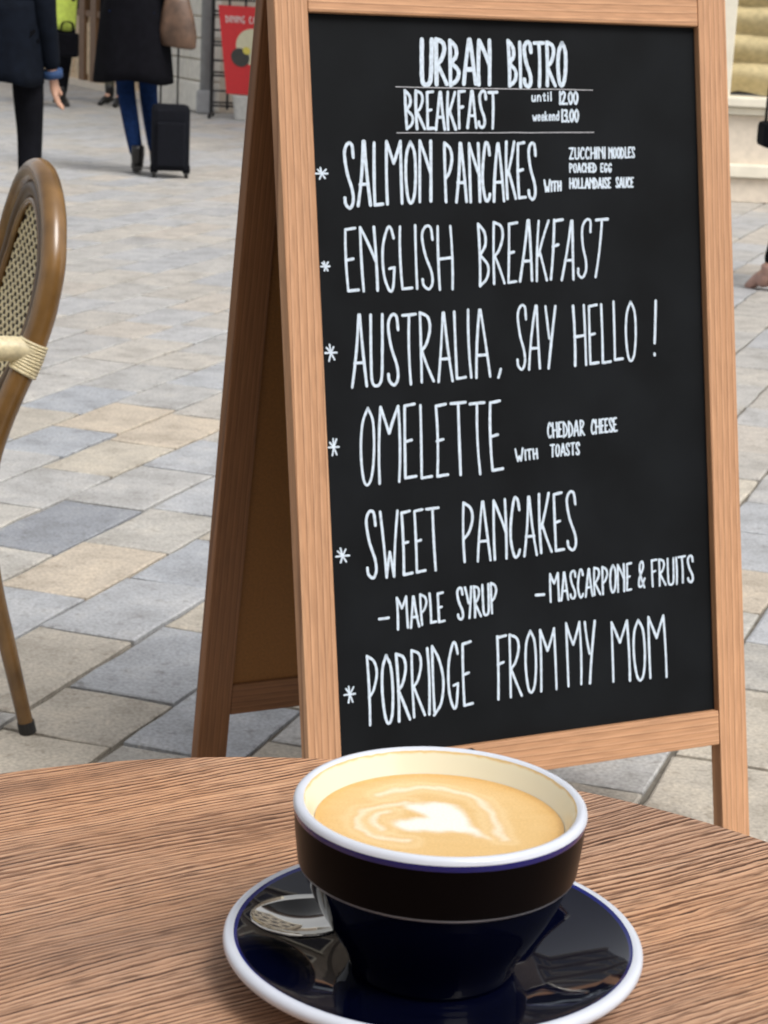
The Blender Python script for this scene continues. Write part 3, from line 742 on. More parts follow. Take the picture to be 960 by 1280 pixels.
# coffee with a poured heart
def coffee():
    mt, nt, b = new_mat('milk_coffee_foam')
    a_ = N(nt, 'ShaderNodeAttribute', attribute_name='foam')
    no = N(nt, 'ShaderNodeTexNoise'); no.inputs['Scale'].default_value = 900; no.inputs['Detail'].default_value = 2
    tc = N(nt, 'ShaderNodeTexCoord'); nt.links.new(tc.outputs['Object'], no.inputs['Vector'])
    r = ramp(nt, [(.3, (.93, .92, .90)), (.7, (1.05, 1.05, 1.05))]); nt.links.new(no.outputs['Fac'], r.inputs['Fac'])
    mx = N(nt, 'ShaderNodeMix', data_type='RGBA', blend_type='MULTIPLY'); mx.inputs['Factor'].default_value = 1
    nt.links.new(a_.outputs['Color'], mx.inputs['A']); nt.links.new(r.outputs['Color'], mx.inputs['B'])
    nt.links.new(mx.outputs['Result'], b.inputs['Base Color'])
    b.inputs['Roughness'].default_value = .32
    b.inputs['Specular IOR Level'].default_value = .3
    b.inputs['Subsurface Weight'].default_value = .0
    bm = bmesh.new(); lay = bm.loops.layers.float_color.new('foam')
    nr, na = 70, 168
    R0 = .0508
    rings = [[bm.verts.new((0, 0, 0))]]
    for i in range(1, nr + 1):
        r_ = R0 * i / nr
        zz = .0007 * max(0, (r_ - .0485) / .0023) ** 2
        rings.append([bm.verts.new((r_ * math.cos(2 * math.pi * k / na), r_ * math.sin(2 * math.pi * k / na), zz)) for k in range(na)])
    hp_ = [V(p) for p in smooth_pts([V((p[0], p[1], 0)) for p in HEART], 5, closed=True)]
    bands = [[V(p) for p in smooth_pts([V((p[0], p[1], 0)) for p in B_], 5)] for B_ in BANDS]
    def segd(p, P_, closed):
        best = 9
        n = len(P_)
        for i in range(n if closed else n - 1):
            a, b_ = P_[i], P_[(i + 1) % n]
            ab = b_ - a; t = max(0, min(1, (p - a).dot(ab) / max(ab.length_squared, 1e-12)))
            best = min(best, (a + ab * t - p).length)
        return best
    def inside(p):
        c = False; n = len(hp_)
        for i in range(n):
            a, b_ = hp_[i], hp_[i - 1]
            if (a.y > p.y) != (b_.y > p.y) and p.x < (b_.x - a.x) * (p.y - a.y) / (b_.y - a.y) + a.x: c = not c
        return c
    base = V((.68, .45, .19)); pale = V((.80, .62, .36)); white = V((.84, .81, .74)); dark = V((.60, .33, .09))
    cache = {}
    def colour(v):
        k_ = (round(v.co.x, 6), round(v.co.y, 6))
        if k_ in cache: return cache[k_]
        nz = noise.noise_vector(V((v.co.x * 130, v.co.y * 130, 0))) * .0020 + noise.noise_vector(V((v.co.x * 420, v.co.y * 420, 3))) * .0006
        p = V((v.co.x + nz.x, v.co.y + nz.y, 0)); r_ = V((v.co.x, v.co.y, 0)).length
        c = base.lerp(dark, max(0, min(1, (r_ - .040) / .0108)) ** 1.6 * .75)
        st = .5 + .5 * noise.noise(V((p.x * 60, p.y * 240, 7)))
        c = c.lerp(pale, .22 * st)
        for bi, B_ in enumerate(bands):
            if r_ > .049: continue
            d = segd(p, B_, False)
            c = c.lerp(pale.lerp(white, .55), .80 * math.exp(-(d / (.0021 if bi == 0 else .0017)) ** 2))
            c = c.lerp(pale, .45 * math.exp(-((d - .005) / .0018) ** 2))
        d = segd(p, hp_, True)
        sd_ = d if inside(p) else -d
        f = max(0, min(1, (sd_ + .0022) / .0056)); f = f * f * (3 - 2 * f)
        c = c.lerp(white, f)
        cache[k_] = (*c, 1)
        return cache[k_]
    for A, B in zip(rings, rings[1:]):
        for k in range(na):
            k2 = (k + 1) % na
            f_ = bm.faces.new((A[0], B[k], B[k2]) if len(A) == 1 else (A[k], B[k], B[k2], A[k2]))
            for l in f_.loops: l[lay] = colour(l.vert)
    o = obj('coffee', bm, mt, cup, smooth=True, recalc=False)
    o.location = (0, 0, .0690)
coffee()

# teaspoon resting in the saucer, its handle running behind the cup
M_CHROME = mat_plain('polished_steel', (.72, .70, .65), .06, metal=1.0, var=.02)
tip = gp(315, 1152, TZ + .0235)
spoon = thing('teaspoon', 'steel teaspoon lying in the saucer left of the cup', 'spoon', (tip.x, tip.y, tip.z), math.radians(24))
bm = bmesh.new()
LB, WB = .052, .0185
nu, nv = 40, 20
def spoon_pt(u, v_, off):
    s_ = u
    half = WB * (math.sin(math.pi * min(1, s_) ** .82)) ** .62 if 0 < s_ < 1 else 0
    half = max(half, .0022 if s_ > .9 else 0)
    y = v_ * half
    dep = -.0078 * math.sin(math.pi * min(1, s_ * .98 + .01)) ** .8 * (1 - v_ * v_)
    x = s_ * LB
    return V((x, y, dep + off + .004 * (s_ - .5) ** 2))
for off, flip in ((0, 1), (-.0011, -1)):
    g_ = [[bm.verts.new(spoon_pt(i / nu, -1 + 2 * j / nv, off)) for j in range(nv + 1)] for i in range(nu + 1)]
    for i in range(nu):
        for j in range(nv):
            q = (g_[i][j], g_[i + 1][j], g_[i + 1][j + 1], g_[i][j + 1])
            bm.faces.new(q if flip > 0 else q[::-1])
    if off == 0: top_ = g_
    else:
        for i in range(nu):
            bm.faces.new((top_[i][0], g_[i][0], g_[i + 1][0], top_[i + 1][0]))
            bm.faces.new((top_[i][nv], top_[i + 1][nv], g_[i + 1][nv], g_[i][nv]))
bmesh.ops.remove_doubles(bm, verts=bm.verts, dist=.00002)
obj('bowl', bm, M_CHROME, spoon, smooth=True)
bm = bmesh.new()
hp = smooth_pts([(LB - .002, 0, 0), (LB + .012, 0, .004), (LB + .04, 0, .0035), (LB + .07, 0, .002), (LB + .088, 0, .0028)], 5)
ws_ = [.0022 + .0038 * max(0, (i / (len(hp) - 1) - .25) / .75) for i in range(len(hp))]
rings = []
for p, w_ in zip(hp, ws_):
    rings.append([bm.verts.new(p + V((0, a * w_, b_))) for a, b_ in ((-1, 0), (-.6, .0007), (.6, .0007), (1, 0), (.6, -.0007), (-.6, -.0007))])
for A, B in zip(rings, rings[1:]):
    for k in range(6): bm.faces.new((A[k], A[(k + 1) % 6], B[(k + 1) % 6], B[k]))
bm.faces.new(rings[0]); bm.faces.new(rings[-1])
obj('spoon_handle', bm, M_CHROME, spoon, smooth=True)

# ================================================================== RATTAN CHAIR
M_CANE = mat_plain('brown_bamboo_tube', (.165, .088, .028), .26, var=.4, scale=14, coat=.25)
M_CANED = mat_plain('dark_brown_ring', (.085, .046, .017), .4, var=.3, scale=20, coat=.0)
M_IVORY = mat_plain('ivory_weave', (.70, .61, .39), .45, var=.18, scale=120, bump=.3)
M_BACK = mat_plain('brown_weave', (.022, .012, .006), .8, var=.3, scale=200)
M_RUB = mat_plain('black_rubber', (.015, .014, .013), .7)
CF0 = V((-.5564, 3.0897, 0))
CW = V((-.375, .927, 0)).normalized(); CFD = V((-CW.y, CW.x, 0))
chair = thing('rattan_chair', 'bistro chair with bamboo-look brown frame and woven ivory oval back at the left edge', 'chair', CF0)
PROF = [(0, 0), (.16, .035), (.26, .058), (.37, .070), (.47, .060), (.56, .024), (.61, .001), (.67, -.020), (.745, -.039), (.82, -.050), (.95, -.064)]
def S_(z):
    for (a, b), (c, d) in zip(PROF, PROF[1:]):
        if z <= c: return b + (d - b) * max(0, (z - a)) / (c - a)
    return PROF[-1][1]
def cp(w, z, f=None, extra=0.0):
    return CW * w + CFD * ((S_(z) if f is None else f) + extra) + V((0, 0, z))
HW = .185; ZA = .675; HA = .205
def frad(z): return .0125 + .0075 * max(0, min(1, (z - .05) / .55))
sm = []
for i in range(12): sm.append(cp(0, ZA * i / 12))
for i in range(25):
    a = math.pi * i / 24
    sm.append(cp(HW - HW * math.cos(a), ZA + HA * math.sin(a)))
for i in range(11, -1, -1): sm.append(cp(2 * HW, ZA * i / 12))
bm = bmesh.new(); sp_ = smooth_pts(sm, 3); add_tube(bm, sp_, [frad(p.z) for p in sp_], 16)
obj('back_frame', bm, M_CANE, chair, smooth=True)
for w_ in (0, 2 * HW):
    bm = bmesh.new(); q = cp(w_, 0); add_tube(bm, [q + V((0, 0, .001)), q + V((0, 0, .020)) + CFD * .004], .0140, 14)
    obj('rubber_foot', bm, M_RUB, chair, smooth=False)
    bm = bmesh.new()
    q = cp(w_, .25); q2 = cp(w_, .255); add_tube(bm, [q, q2], frad(.25) + .0006, 14)
    obj('bamboo_node', bm, M_CANED, chair, smooth=True)
# inner oval ring and woven panel
ZC, HR, WR = .645, .207, .153
ring = [cp(HW + WR * math.cos(a), ZC + HR * math.sin(a)) for a in (2 * math.pi * k / 56 for k in range(56))]
bm = bmesh.new(); add_tube(bm, ring, .0150, 12, closed=True)
obj('inner_ring', bm, M_CANED, chair, smooth=True)
ring = [cp(HW + (WR - .019) * math.cos(a), ZC + (HR - .019) * math.sin(a)) + CFD * .006 for a in (2 * math.pi * k / 56 for k in range(56))]
bm = bmesh.new(); add_tube(bm, ring, .0062, 8, closed=True)
obj('inner_bead', bm, M_CANE, chair, smooth=True)
bm = bmesh.new()
wr, hr = WR - .017, HR - .017
cells = bmesh.new()
g_ = .0172
def inel(w_, z_): return (w_ / wr) ** 2 + (z_ / hr) ** 2 < 1
for off, mm in ((.0004, None), (-.0004, None)):
    old = None
    for j in range(41):
        z_ = -hr + 2 * hr * j / 40; w_ = wr * math.sqrt(max(0, 1 - (z_ / hr) ** 2)) + .001
        cur = [bm.verts.new(cp(HW - w_, ZC + z_, extra=off)), bm.verts.new(cp(HW + w_, ZC + z_, extra=off))]
        if old: bm.faces.new((old[0], old[1], cur[1], cur[0]))
        old = cur
obj('back_panel', bm, M_BACK, chair)
def pad(bm, w0, w1, z0, z1, sgn, thick=.0020):
    """one over-strand of the weave: a small humped pad"""
    m_ = .0010
    q = []
    for (w_, z_, h) in ((w0, z0, 0), (w1, z0, 0), (w1, z1, 0), (w0, z1, 0)):
        q.append(bm.verts.new(cp(HW + w_, ZC + z_, extra=sgn * .0012)))
    wc, zc = (w0 + w1) / 2, (z0 + z1) / 2
    t = []
    for (w_, z_) in ((w0, z0), (w1, z0), (w1, z1), (w0, z1)):
        t.append(bm.verts.new(cp(HW + wc + (w_ - wc) * .72, ZC + zc + (z_ - zc) * .72, extra=sgn * (.0012 + thick))))
    bm.faces.new(t)
    for k in range(4): bm.faces.new((q[k], q[(k + 1) % 4], t[(k + 1) % 4], t[k]))
bm = bmesh.new()
for i in range(-10, 11):
    for j in range(-13, 14):
        w_, z_ = i * g_, j * g_ + (i % 2) * g_ * .5
        if inel(abs(w_) + .005, abs(z_) + .006):
            for sg in (1, -1):
                pad(bm, w_ - g_ * .35, w_ + g_ * .35, z_ - g_ * .30, z_ + g_ * .30, sg)
                if i % 2 == 0: pad(bm, w_ + g_ * .30, w_ + g_ * .72, z_ + g_ * .12, z_ + g_ * .42, sg, .0010)
o = obj('weave', bm, M_IVORY, chair); o['kind'] = 'stuff'
# arms wrapped in ivory cord, seat, front legs
for w_ in (0, 2 * HW):
    so = -1 if w_ == 0 else 1
    p0 = cp(w_, .625)
    arm = smooth_pts([p0 + CW * so * .004 - CFD * .004, p0 + CFD * .06 + V((0, 0, .004)), p0 + CFD * .22 + CW * so * .03 + V((0, 0, .008)), p0 + CFD * .36 + CW * so * .02 - V((0, 0, .01)), cp(w_, .45) + CFD * .36], 6)
    bm = bmesh.new(); add_tube(bm, arm, .0195, 14)
    obj('arm', bm, M_IVORY, chair, smooth=True)
    # cord turned round the joint
    bm = bmesh.new()
    for k in range(10):
        zz = .592 + .0048 * k
        q = cp(w_, zz); qn = cp(w_, zz + .01)
        x_, y_ = frame_from(qn - q)
        rg = [q + x_ * math.cos(a) * .0205 + y_ * math.sin(a) * .0205 + V((0, 0, .002 * math.sin(a * 1))) for a in (2 * math.pi * t / 16 for t in range(16))]
        add_tube(bm, rg, .0031, 6, closed=True)
    obj('arm_binding', bm, M_IVORY, chair, smooth=True)
    bm = bmesh.new()
    add_tube(bm, smooth_pts([cp(w_, .45) + CFD * .36, cp(w_, .25, f=.42), cp(w_, .0, f=.45)], 5), .0145, 12)
    obj('front_leg', bm, M_CANE, chair, smooth=True)
bm = bmesh.new()
sc = cp(HW, .45, f=.245)
def seat_ring(r, z, s=1.0):
    return [bm.verts.new(sc + CW * r * math.cos(a) + CFD * r * s * math.sin(a) + V((0, 0, z))) for a in (2 * math.pi * k / 40 for k in range(40))]
R1 = [seat_ring(.17, -.012), seat_ring(.205, -.012), seat_ring(.212, 0), seat_ring(.205, .012), seat_ring(.17, .010), seat_ring(.08, .004)]
for A, B in zip(R1, R1[1:]):
    for k in range(40): bm.faces.new((A[k], A[(k + 1) % 40], B[(k + 1) % 40], B[k]))
bm.faces.new(R1[-1]); bm.faces.new(R1[0][::-1])
obj('seat', bm, M_IVORY, chair, smooth=True)

# ================================================================== BUILDINGS
M_BLOCK = mat_plain('pale_stone_block', (.80, .77, .70), .8, var=.10, scale=14, bump=.4)
M_CREAM = mat_plain('cream_paint', (.74, .69, .57), .6, var=.07, scale=10)
M_CREAMD = mat_plain('beige_render', (.66, .58, .48), .8, var=.08, scale=25, bump=.25)
M_DOORW = mat_plain('light_oak_panel', (.60, .46, .30), .5, var=.18, scale=18)
M_BRN = mat_plain('brown_mullion', (.16, .085, .040), .5, var=.2)
M_GLASS = mat_plain('dark_shop_glass', (.022, .018, .024), .12, var=.5, scale=3)
M_GREYP = mat_plain('grey_paint', (.36, .365, .375), .6, var=.1, scale=20)
M_BLIND = mat_plain('khaki_blind', (.46, .38, .21), .85, var=.14, scale=30, bump=.2)
M_WALL = mat_plain('upper_wall', (.24, .20, .16), .85, var=.2, scale=2.5)
M_ROOFM = mat_plain('roof_edge', (.12, .12, .12), .7)

def wall_frame(A, B):
    """plane frame: s along the wall, n out of the wall (towards the camera)"""
    A = V((A[0], A[1], 0)); B = V((B[0], B[1], 0))
    s = (B - A).normalized(); n = V((s.y, -s.x, 0))
    if n.dot(-A) < 0: n = -n
    return A, s, n
class Wall:
    def __init__(self, A, B):
        self.A, self.s, self.n = wall_frame(A, B)
        self.L = (V((B[0], B[1], 0)) - self.A).length
        self.R = Matrix((self.s, self.n, V((0, 0, 1)))).transposed()
    def uv(self, x, y):
        d = cX * ((x - 480) / FPX) - cU * ((y - 640) / FPX) + cF
        O = V((0, 0, CAMH)); t = (self.A - O).dot(self.n) / d.dot(self.n)
        q = O + d * t
        return (q - self.A).dot(self.s), q.z
    def box(self, bm, s0, s1, z0, z1, d0, d1, bevel=0.0):
        c = self.A + self.s * ((s0 + s1) / 2) + self.n * ((d0 + d1) / 2) + V((0, 0, (z0 + z1) / 2))
        add_box(bm, c, (abs(s1 - s0), abs(d1 - d0), abs(z1 - z0)), rot=self.R, bevel=bevel)
    def part(self, name, mat, parent, *a, **k):
        bm = bmesh.new(); self.box(bm, *a, **k)
        return obj(name, bm, mat, parent)
def upper_windows(W, parent, s0, s1, z0, z1, mat_frame, ns, nz):
    for iz in range(nz):
        for i in range(ns):
            sc_ = s0 + (s1 - s0) * (i + .5) / ns; zc_ = z0 + (z1 - z0) * (iz + .5) / nz
            f_ = W.part('window', mat_frame, parent, sc_ - .62, sc_ + .62, zc_ - .95, zc_ + .95, -.05, .04)
            W.part('pane', M_GLASS, f_, sc_ - .52, sc_ + .52, zc_ - .85, zc_ + .85, .02, .05)
            W.part('sill', mat_frame, f_, sc_ - .75, sc_ + .75, zc_ - 1.05, zc_ - .955, -.02, .14)

# --- left: shop with stone pier
WL = Wall((-5.9, 26.55), (-1.73, 18.14))
sh = thing('shop_building', 'pale stone shop building with oak panelled shopfront behind the walking people', 'building', (-1.73, 18.14, 0))
sh_inv = V((-1.73, 18.14, 0))
def reparent_world(root):
    for c in [o for o in bpy.data.objects if o.parent == root]:
        c.location = c.location - root.location if c.location.length == 0 else c.location
sE = WL.L
s_p, _ = WL.uv(196, 130)
s_d, _ = WL.uv(60, 100)
WL.part('wall', M_WALL, sh, 0, sE, 3.2, 13, -5, -.05)
WL.part('cornice', M_CREAM, sh, -.1, sE + .1, 13, 13.4, -5.1, .3)
WL.part('backing_wall', M_CREAMD, sh, s_p + .02, sE - .03, 0, 3.2, -5, -.035)
z_ = 0.0; k = 0
while z_ < 3.1:
    h_ = .185 if z_ > .01 else .26
    s0 = s_p if k % 2 else s_p - .06
    ss = s0
    while ss < sE - .05:
        e_ = min(sE, ss + (.62 if (k + int(ss * 10)) % 2 else .8))
        if sE - e_ < .25: e_ = sE
        pr_ = random.uniform(-.006, .006) + (.05 if k == 0 else 0)
        WL.part('stone_block', M_BLOCK, sh, ss + .006, e_ - .006, z_ + .006, z_ + h_ - .006, -.14, pr_, bevel=.012)
        ss = e_
    z_ += h_; k += 1
# shopfront
zt_ = 1.2 - 45 / 125.0 * 1.0
WL.part('stall_riser', M_DOORW, sh, 0, s_p - .02, .06, .72, -.2, -.06)
WL.part('step', M_CREAMD, sh, 0, s_p, 0, .06, -.2, .02)
WL.part('shop_window', M_GLASS, sh, 0, s_p - .02, .74, 2.75, -.22, -.14)
WL.part('transom', M_BRN, sh, 0, s_p - .02, .70, .76, -.12, -.03)
WL.part('fascia', M_BRN, sh, 0, s_p + .0, 2.75, 3.2, -.2, .1)
for px_ in (66, 99, 113, 150, 178):
    a_, _z = WL.uv(px_, 100)
    WL.part('pilaster', M_BRN, sh, a_ - .09, a_ + .09, .06, 2.75, -.18, -.02)
for px_ in (20, 82, 106, 130, 165):
    a_, _z = WL.uv(px_, 100)
    WL.part('panel', M_DOORW, sh, a_ - .10, a_ + .10, .12, .64, -.07, -.045, bevel=.01)
upper_windows(WL, sh, .5, sE - .4, 4.0, 12.6, M_CREAM, 5, 3)
# corner drainpipe, then a recessed grey wall behind the rack
a_, _z = WL.uv(261, 138)
bm = bmesh.new(); q = WL.A + WL.s * (sE + .07) + WL.n * .02
add_tube(bm, [q, q + V((0, 0, 13))], .052, 14)
obj('drainpipe', bm, M_GREYP, sh, smooth=True)
bm = bmesh.new(); add_box(bm, q + V((0, .0, .1)), (.15, .15, .2), bevel=.02); obj('pipe_base', bm, M_GREYP, sh)
WR_ = Wall((-1.70, 20.6), (2.6, 20.6))
WR_.part('recessed_wall', M_GREYP, sh, 0, 4.3, 0, 13, -3, 0)
WR_.part('plinth', M_BLOCK, sh, -.1, 4.3, 0, .18, 0, .05)
for k in range(6):
    WR_.part('shutter_slat', M_GREYP, sh, .1, 1.6, .3 + k * .3, .57 + k * .3, 0, .03, bevel=.008)

# --- right: cream building with blinds in a low window
YB = 12.44
WB_ = Wall((1.75, YB), (9.0, YB))
rb = thing('cream_building', 'cream building with khaki blinds in a low window at the right edge', 'building', (1.75, YB, 0))
def zr(y): return WB_.uv(930, y)[1]
def sr(x, y=100): return WB_.uv(x, y)[0]
WB_.part('wall', M_WALL, rb, 0, 7.25, 2.9, 12, -5, 0)
WB_.part('base_course', M_CREAMD, rb, 0, 7.25, 0, zr(222), -.3, .05, bevel=.006)
WB_.part('ledge', M_CREAM, rb, -.02, 7.25, zr(221), zr(205), -.3, .085, bevel=.01)
WB_.part('wall_panel', M_CREAMD, rb, 0, 7.25, zr(205), zr(144), -.3, .02)
WB_.part('sill', M_CREAM, rb, -.03, 7.25, zr(143), zr(134), -.3, .06, bevel=.006)
WB_.part('sill', M_CREAM, rb, -.05, 7.25, zr(133), zr(121), -.3, .10, bevel=.01)
WB_.part('corner_post', M_CREAM, rb, 0, sr(913) - .0, zr(120), 2.9, -.3, .04, bevel=.006)
WB_.part('shop_glass', M_GLASS, rb, sr(913), 7.2, zr(120), 2.9, -.25, -.22)
sA = sr(914); nf = 12; z0 = zr(120); hF = (zr(52) - zr(88))
for k in range(nf):
    bm = bmesh.new()
    zb = z0 + .01 + k * hF
    ns = 48
    g2 = []
    for i in range(9):
        t = i / 8
        row = []
        for j in range(ns + 1):
            s2 = sA + .01 + (3.2 - sA) * j / ns
            sag = .012 * math.sin(j * 1.3 + k) + .006 * math.sin(j * 3.1)
            dep = -.17 + .085 * math.sin(math.pi * (1 - t) ** .7) * (1 + .15 * math.sin(j * .9 + k * 2)) + (.02 if i == 0 else 0)
            q = WB_.A + WB_.s * s2 + WB_.n * dep + V((0, 0, zb + hF * 1.12 * t + sag * (1 - t)))
            row.append(bm.verts.new(q))
        g2.append(row)
    for A, B in zip(g2, g2[1:]):
        for j in range(ns): bm.faces.new((A[j], A[j + 1], B[j + 1], B[j]))
    obj('blind_fold', bm, M_BLIND, rb, smooth=True)
for k in range(2):
    s2 = 3.3 + k * 2.0
    WB_.part('corner_post', M_CREAM, rb, s2, s2 + .12, z0, 2.9, -.3, .04)
upper_windows(WB_, rb, .4, 7.0, 3.4, 11.6, M_CREAM, 4, 3)
WB_.part('cornice', M_CREAM, rb, -.1, 7.3, 12, 12.3, -5, .3)
for root in (sh, rb):
    for c in [o for o in bpy.data.objects if o.parent == root]:
        c.location = -root.location

# --- the facade across the terrace, behind the viewer: it shows in the bowl of the spoon
WC_ = Wall((-11, -7.0), (7, -7.0))
WC_.n = V((0, 1, 0)); WC_.R = Matrix((WC_.s, WC_.n, V((0, 0, 1)))).transposed()
cf = thing('facade_building', 'beige house facade mirrored in the bowl of the teaspoon', 'building', (0, -7, 0))
WC_.part('wall', M_CREAMD, cf, 0, 18, 0, 9.5, -4, 0)
WC_.part('cornice', M_CREAM, cf, -.2, 18.2, 9.5, 9.8, -4, .35)
WC_.part('added_awning', M_BRN, cf, 3, 15, 2.7, 2.76, .02, 1.6)  # unseen, added to darken the reflections in cup and saucer
upper_windows(WC_, cf, .6, 17.4, 3.2, 9.2, M_CREAM, 7, 2)
for i in range(6):
    f_ = WC_.part('window', M_CREAM, cf, 1.2 + i * 2.7, 3.2 + i * 2.7, .5, 2.6, -.05, .04)
    WC_.part('pane', M_GLASS, f_, 1.3 + i * 2.7, 3.1 + i * 2.7, .6, 2.5, .02, .05)
for c in [o for o in bpy.data.objects if o.parent == cf]:
    c.location = -cf.location

# ================================================================== RACK AND POSTER
M_WIRE = mat_plain('black_wire', (.012, .012, .014), .4)
M_RED = mat_plain('red_poster_print', (.60, .030, .035), .4, var=.04)
M_PCR = mat_plain('poster_cream', (.60, .57, .40), .5, var=.05)
M_PDK = mat_plain('poster_charcoal', (.045, .045, .040), .5, var=.1)
M_PYL = mat_plain('poster_yellow', (.65, .55, .10), .5, var=.05)
M_PWH = mat_plain('poster_lettering', (.75, .62, .60), .5, var=.04)
M_CARD = mat_plain('grey_card', (.23, .23, .24), .6, var=.2)
YR = 17.6
def rk(x, y, Y=YR): return at(x, y, Y)
xr0, xr1 = rk(264, 130).x, rk(344, 130).x
rack = thing('display_rack', 'black wire display rack standing by the grey wall behind the red poster', 'display rack', ((xr0 + xr1) / 2, YR, 0))
nb = 5
for i in range(nb):
    x_ = (xr1 - xr0) * (i / (nb - 1) - .5)
    bm = bmesh.new(); add_tube(bm, [(x_, 0, .07), (x_, 0, 1.75)], .011 if 0 < i < nb - 1 else .017, 6)
    obj('upright', bm, M_WIRE, rack)
for k in range(14):
    bm = bmesh.new(); z_ = .10 + k * .125
    add_tube(bm, [((xr0 - xr1) / 2, 0, z_), ((xr1 - xr0) / 2, 0, z_)], .010, 6)
    obj('crossbar', bm, M_WIRE, rack)
    if k % 2 == 0:
        bm = bmesh.new(); add_tube(bm, [((xr0 - xr1) / 2, .0, z_), ((xr0 - xr1) / 2, -.05, z_ + .03), ((xr1 - xr0) / 2, -.05, z_ + .03), ((xr1 - xr0) / 2, 0, z_)], .008, 6)
        obj('pocket_wire', bm, M_WIRE, rack)
for sx_ in (-1, 1):
    bm = bmesh.new(); x_ = sx_ * (xr1 - xr0) / 2
    add_tube(bm, [(x_, -.16, .012), (x_, -.14, .03), (x_, .14, .03), (x_, .16, .012)], .016, 8); add_tube(bm, [(x_, 0, .03), (x_, 0, .08)], .017, 8)
    obj('foot', bm, M_WIRE, rack)

# poster frame leaning on the front of the rack
TLp, BLp, BRp = at(273, 6, YR - .08), at(283, 117, YR - .12), at(350, 121, YR - .12)
TRp = at(348, 6, YR - .08)
post = thing('poster_board', 'red poster board with cream disc leaning on the black wire rack', 'poster', BLp)
ux = (BRp - BLp); uy = (TLp - BLp); nz_ = ux.cross(uy).normalized()
if nz_.y > 0: nz_ = -nz_
def pp_(u, v, d=0): return ux * u + uy * v + nz_ * d
def pquad(bm, pts, d0, d1):
    a = [bm.verts.new(pp_(u, v, d1)) for u, v in pts]; b_ = [bm.verts.new(pp_(u, v, d0)) for u, v in pts]
    bm.faces.new(a); bm.faces.new(b_[::-1])
    n = len(pts)
    for k in range(n): bm.faces.new((a[k], b_[k], b_[(k + 1) % n], a[(k + 1) % n]))
bm = bmesh.new(); pquad(bm, [(0, 0), (1, 0), (1, 1), (0, 1)], -.012, 0); obj('board', bm, M_RED, post)
asp = uy.length / ux.length
def disc(cu, cv, r, n=32, sx=1.0): return [(cu + r * sx * math.cos(2 * math.pi * k / n), cv + r / asp * math.sin(2 * math.pi * k / n)) for k in range(n)]
bm = bmesh.new(); pquad(bm, disc(.60, .54, .34), .0, .003); obj('cream_disc', bm, M_PCR, post)
bm = bmesh.new(); pquad(bm, disc(.32, .42, .17, sx=1.0), .004, .006); obj('charcoal_disc', bm, M_PDK, post)
bm = bmesh.new(); pquad(bm, disc(.45, .50, .07, 16), .007, .009); obj('yellow_dot', bm, M_PYL, post)
bm = bmesh.new()
xx = .12
for ch in 'DINING CAFE':
    if ch == ' ': xx += .06; continue
    w_, sts = GL[ch]
    for st in sts:
        kk, *q_ = st.split(' ')
        P2 = [tuple(map(float, t.split(','))) for t in q_]
        pts3 = [pp_(xx + a * w_ * .055, .81 + b * .075, .004) for a, b in P2]
        if kk == 'c': pts3 = smooth_pts(pts3, 3)
        add_tube(bm, pts3, .0045, 5)
    xx += (w_ + .45) * .055
obj('lettering', bm, M_PWH, post)
bm = bmesh.new()
for t in range(3): pquad(bm, [(.62, .16 + t * .05), (.88, .16 + t * .05), (.88, .185 + t * .05), (.62, .185 + t * .05)], .0, .003)
obj('small_print', bm, M_PWH, post)
# white bucket at the foot of the rack, next to the menu board
bq = gp(306, 150)
bk_ = thing('bucket', 'small white bucket on the ground beside the red poster', 'bucket', bq)
bm = bmesh.new(); add_lathe(bm, [(0, .002), (.085, .002), (.088, .006), (.108, .19), (.113, .195), (.113, .203), (.104, .203), (.102, .195), (.084, .012), (0, .010)], 28)
obj('pail', bm, M_PWH if False else mat_plain('white_plastic', (.75, .74, .70), .4), bk_, smooth=True)
bm = bmesh.new(); add_tube(bm, [(.108 * math.cos(a), .02, .19 + .09 * math.sin(a)) for a in (math.pi * k / 12 for k in range(13))], .003, 6)
obj('bail', bm, M_WIRE, bk_, smooth=True)

# ================================================================== PEOPLE
M_SKIN = mat_plain('skin', (.52, .30, .21), .5, var=.06, scale=60)
M_HAIR = mat_plain('dark_hair', (.03, .018, .012), .5, var=.3, scale=200, bump=.4)
M_HAIRB = mat_plain('brown_hair', (.12, .065, .03), .5, var=.3, scale=200, bump=.4)
M_NAVYC = mat_plain('navy_cloth', (.0040, .0060, .011), .9, var=.25, scale=25, bump=.2, spec=.1)
M_BLKC = mat_plain('black_cloth', (.0040, .0040, .006), .9, var=.25, scale=25, bump=.2, spec=.1)
M_TROU = mat_plain('charcoal_trousers', (.0045, .0048, .007), .9, var=.25, scale=25, bump=.2, spec=.1)
M_JEAN = mat_plain('blue_denim', (.007, .022, .078), .9, var=.3, scale=40, bump=.2, spec=.1)
M_OLIVE = mat_plain('olive_cloth', (.10, .095, .07), .8, var=.2, scale=25)
M_HV = mat_plain('fluorescent_cloth', (.52, .64, .10), .8, var=.12, scale=25)
M_HVS = mat_plain('reflective_tape', (.55, .56, .54), .4, var=.1)
M_BLUEC = mat_plain('blue_cuff', (.015, .045, .125), .8)
M_BOOT = mat_plain('black_leather', (.010, .009, .009), .35, var=.3)
M_TAN = mat_plain('nude_leather', (.42, .25, .20), .4, var=.15)
M_BAG = mat_plain('brown_handbag_leather', (.105, .060, .038), .5, var=.5, scale=12)
M_CASE = mat_plain('dark_blue_suitcase_cloth', (.0045, .0052, .0085), .8, var=.3, scale=60, bump=.2, spec=.15)

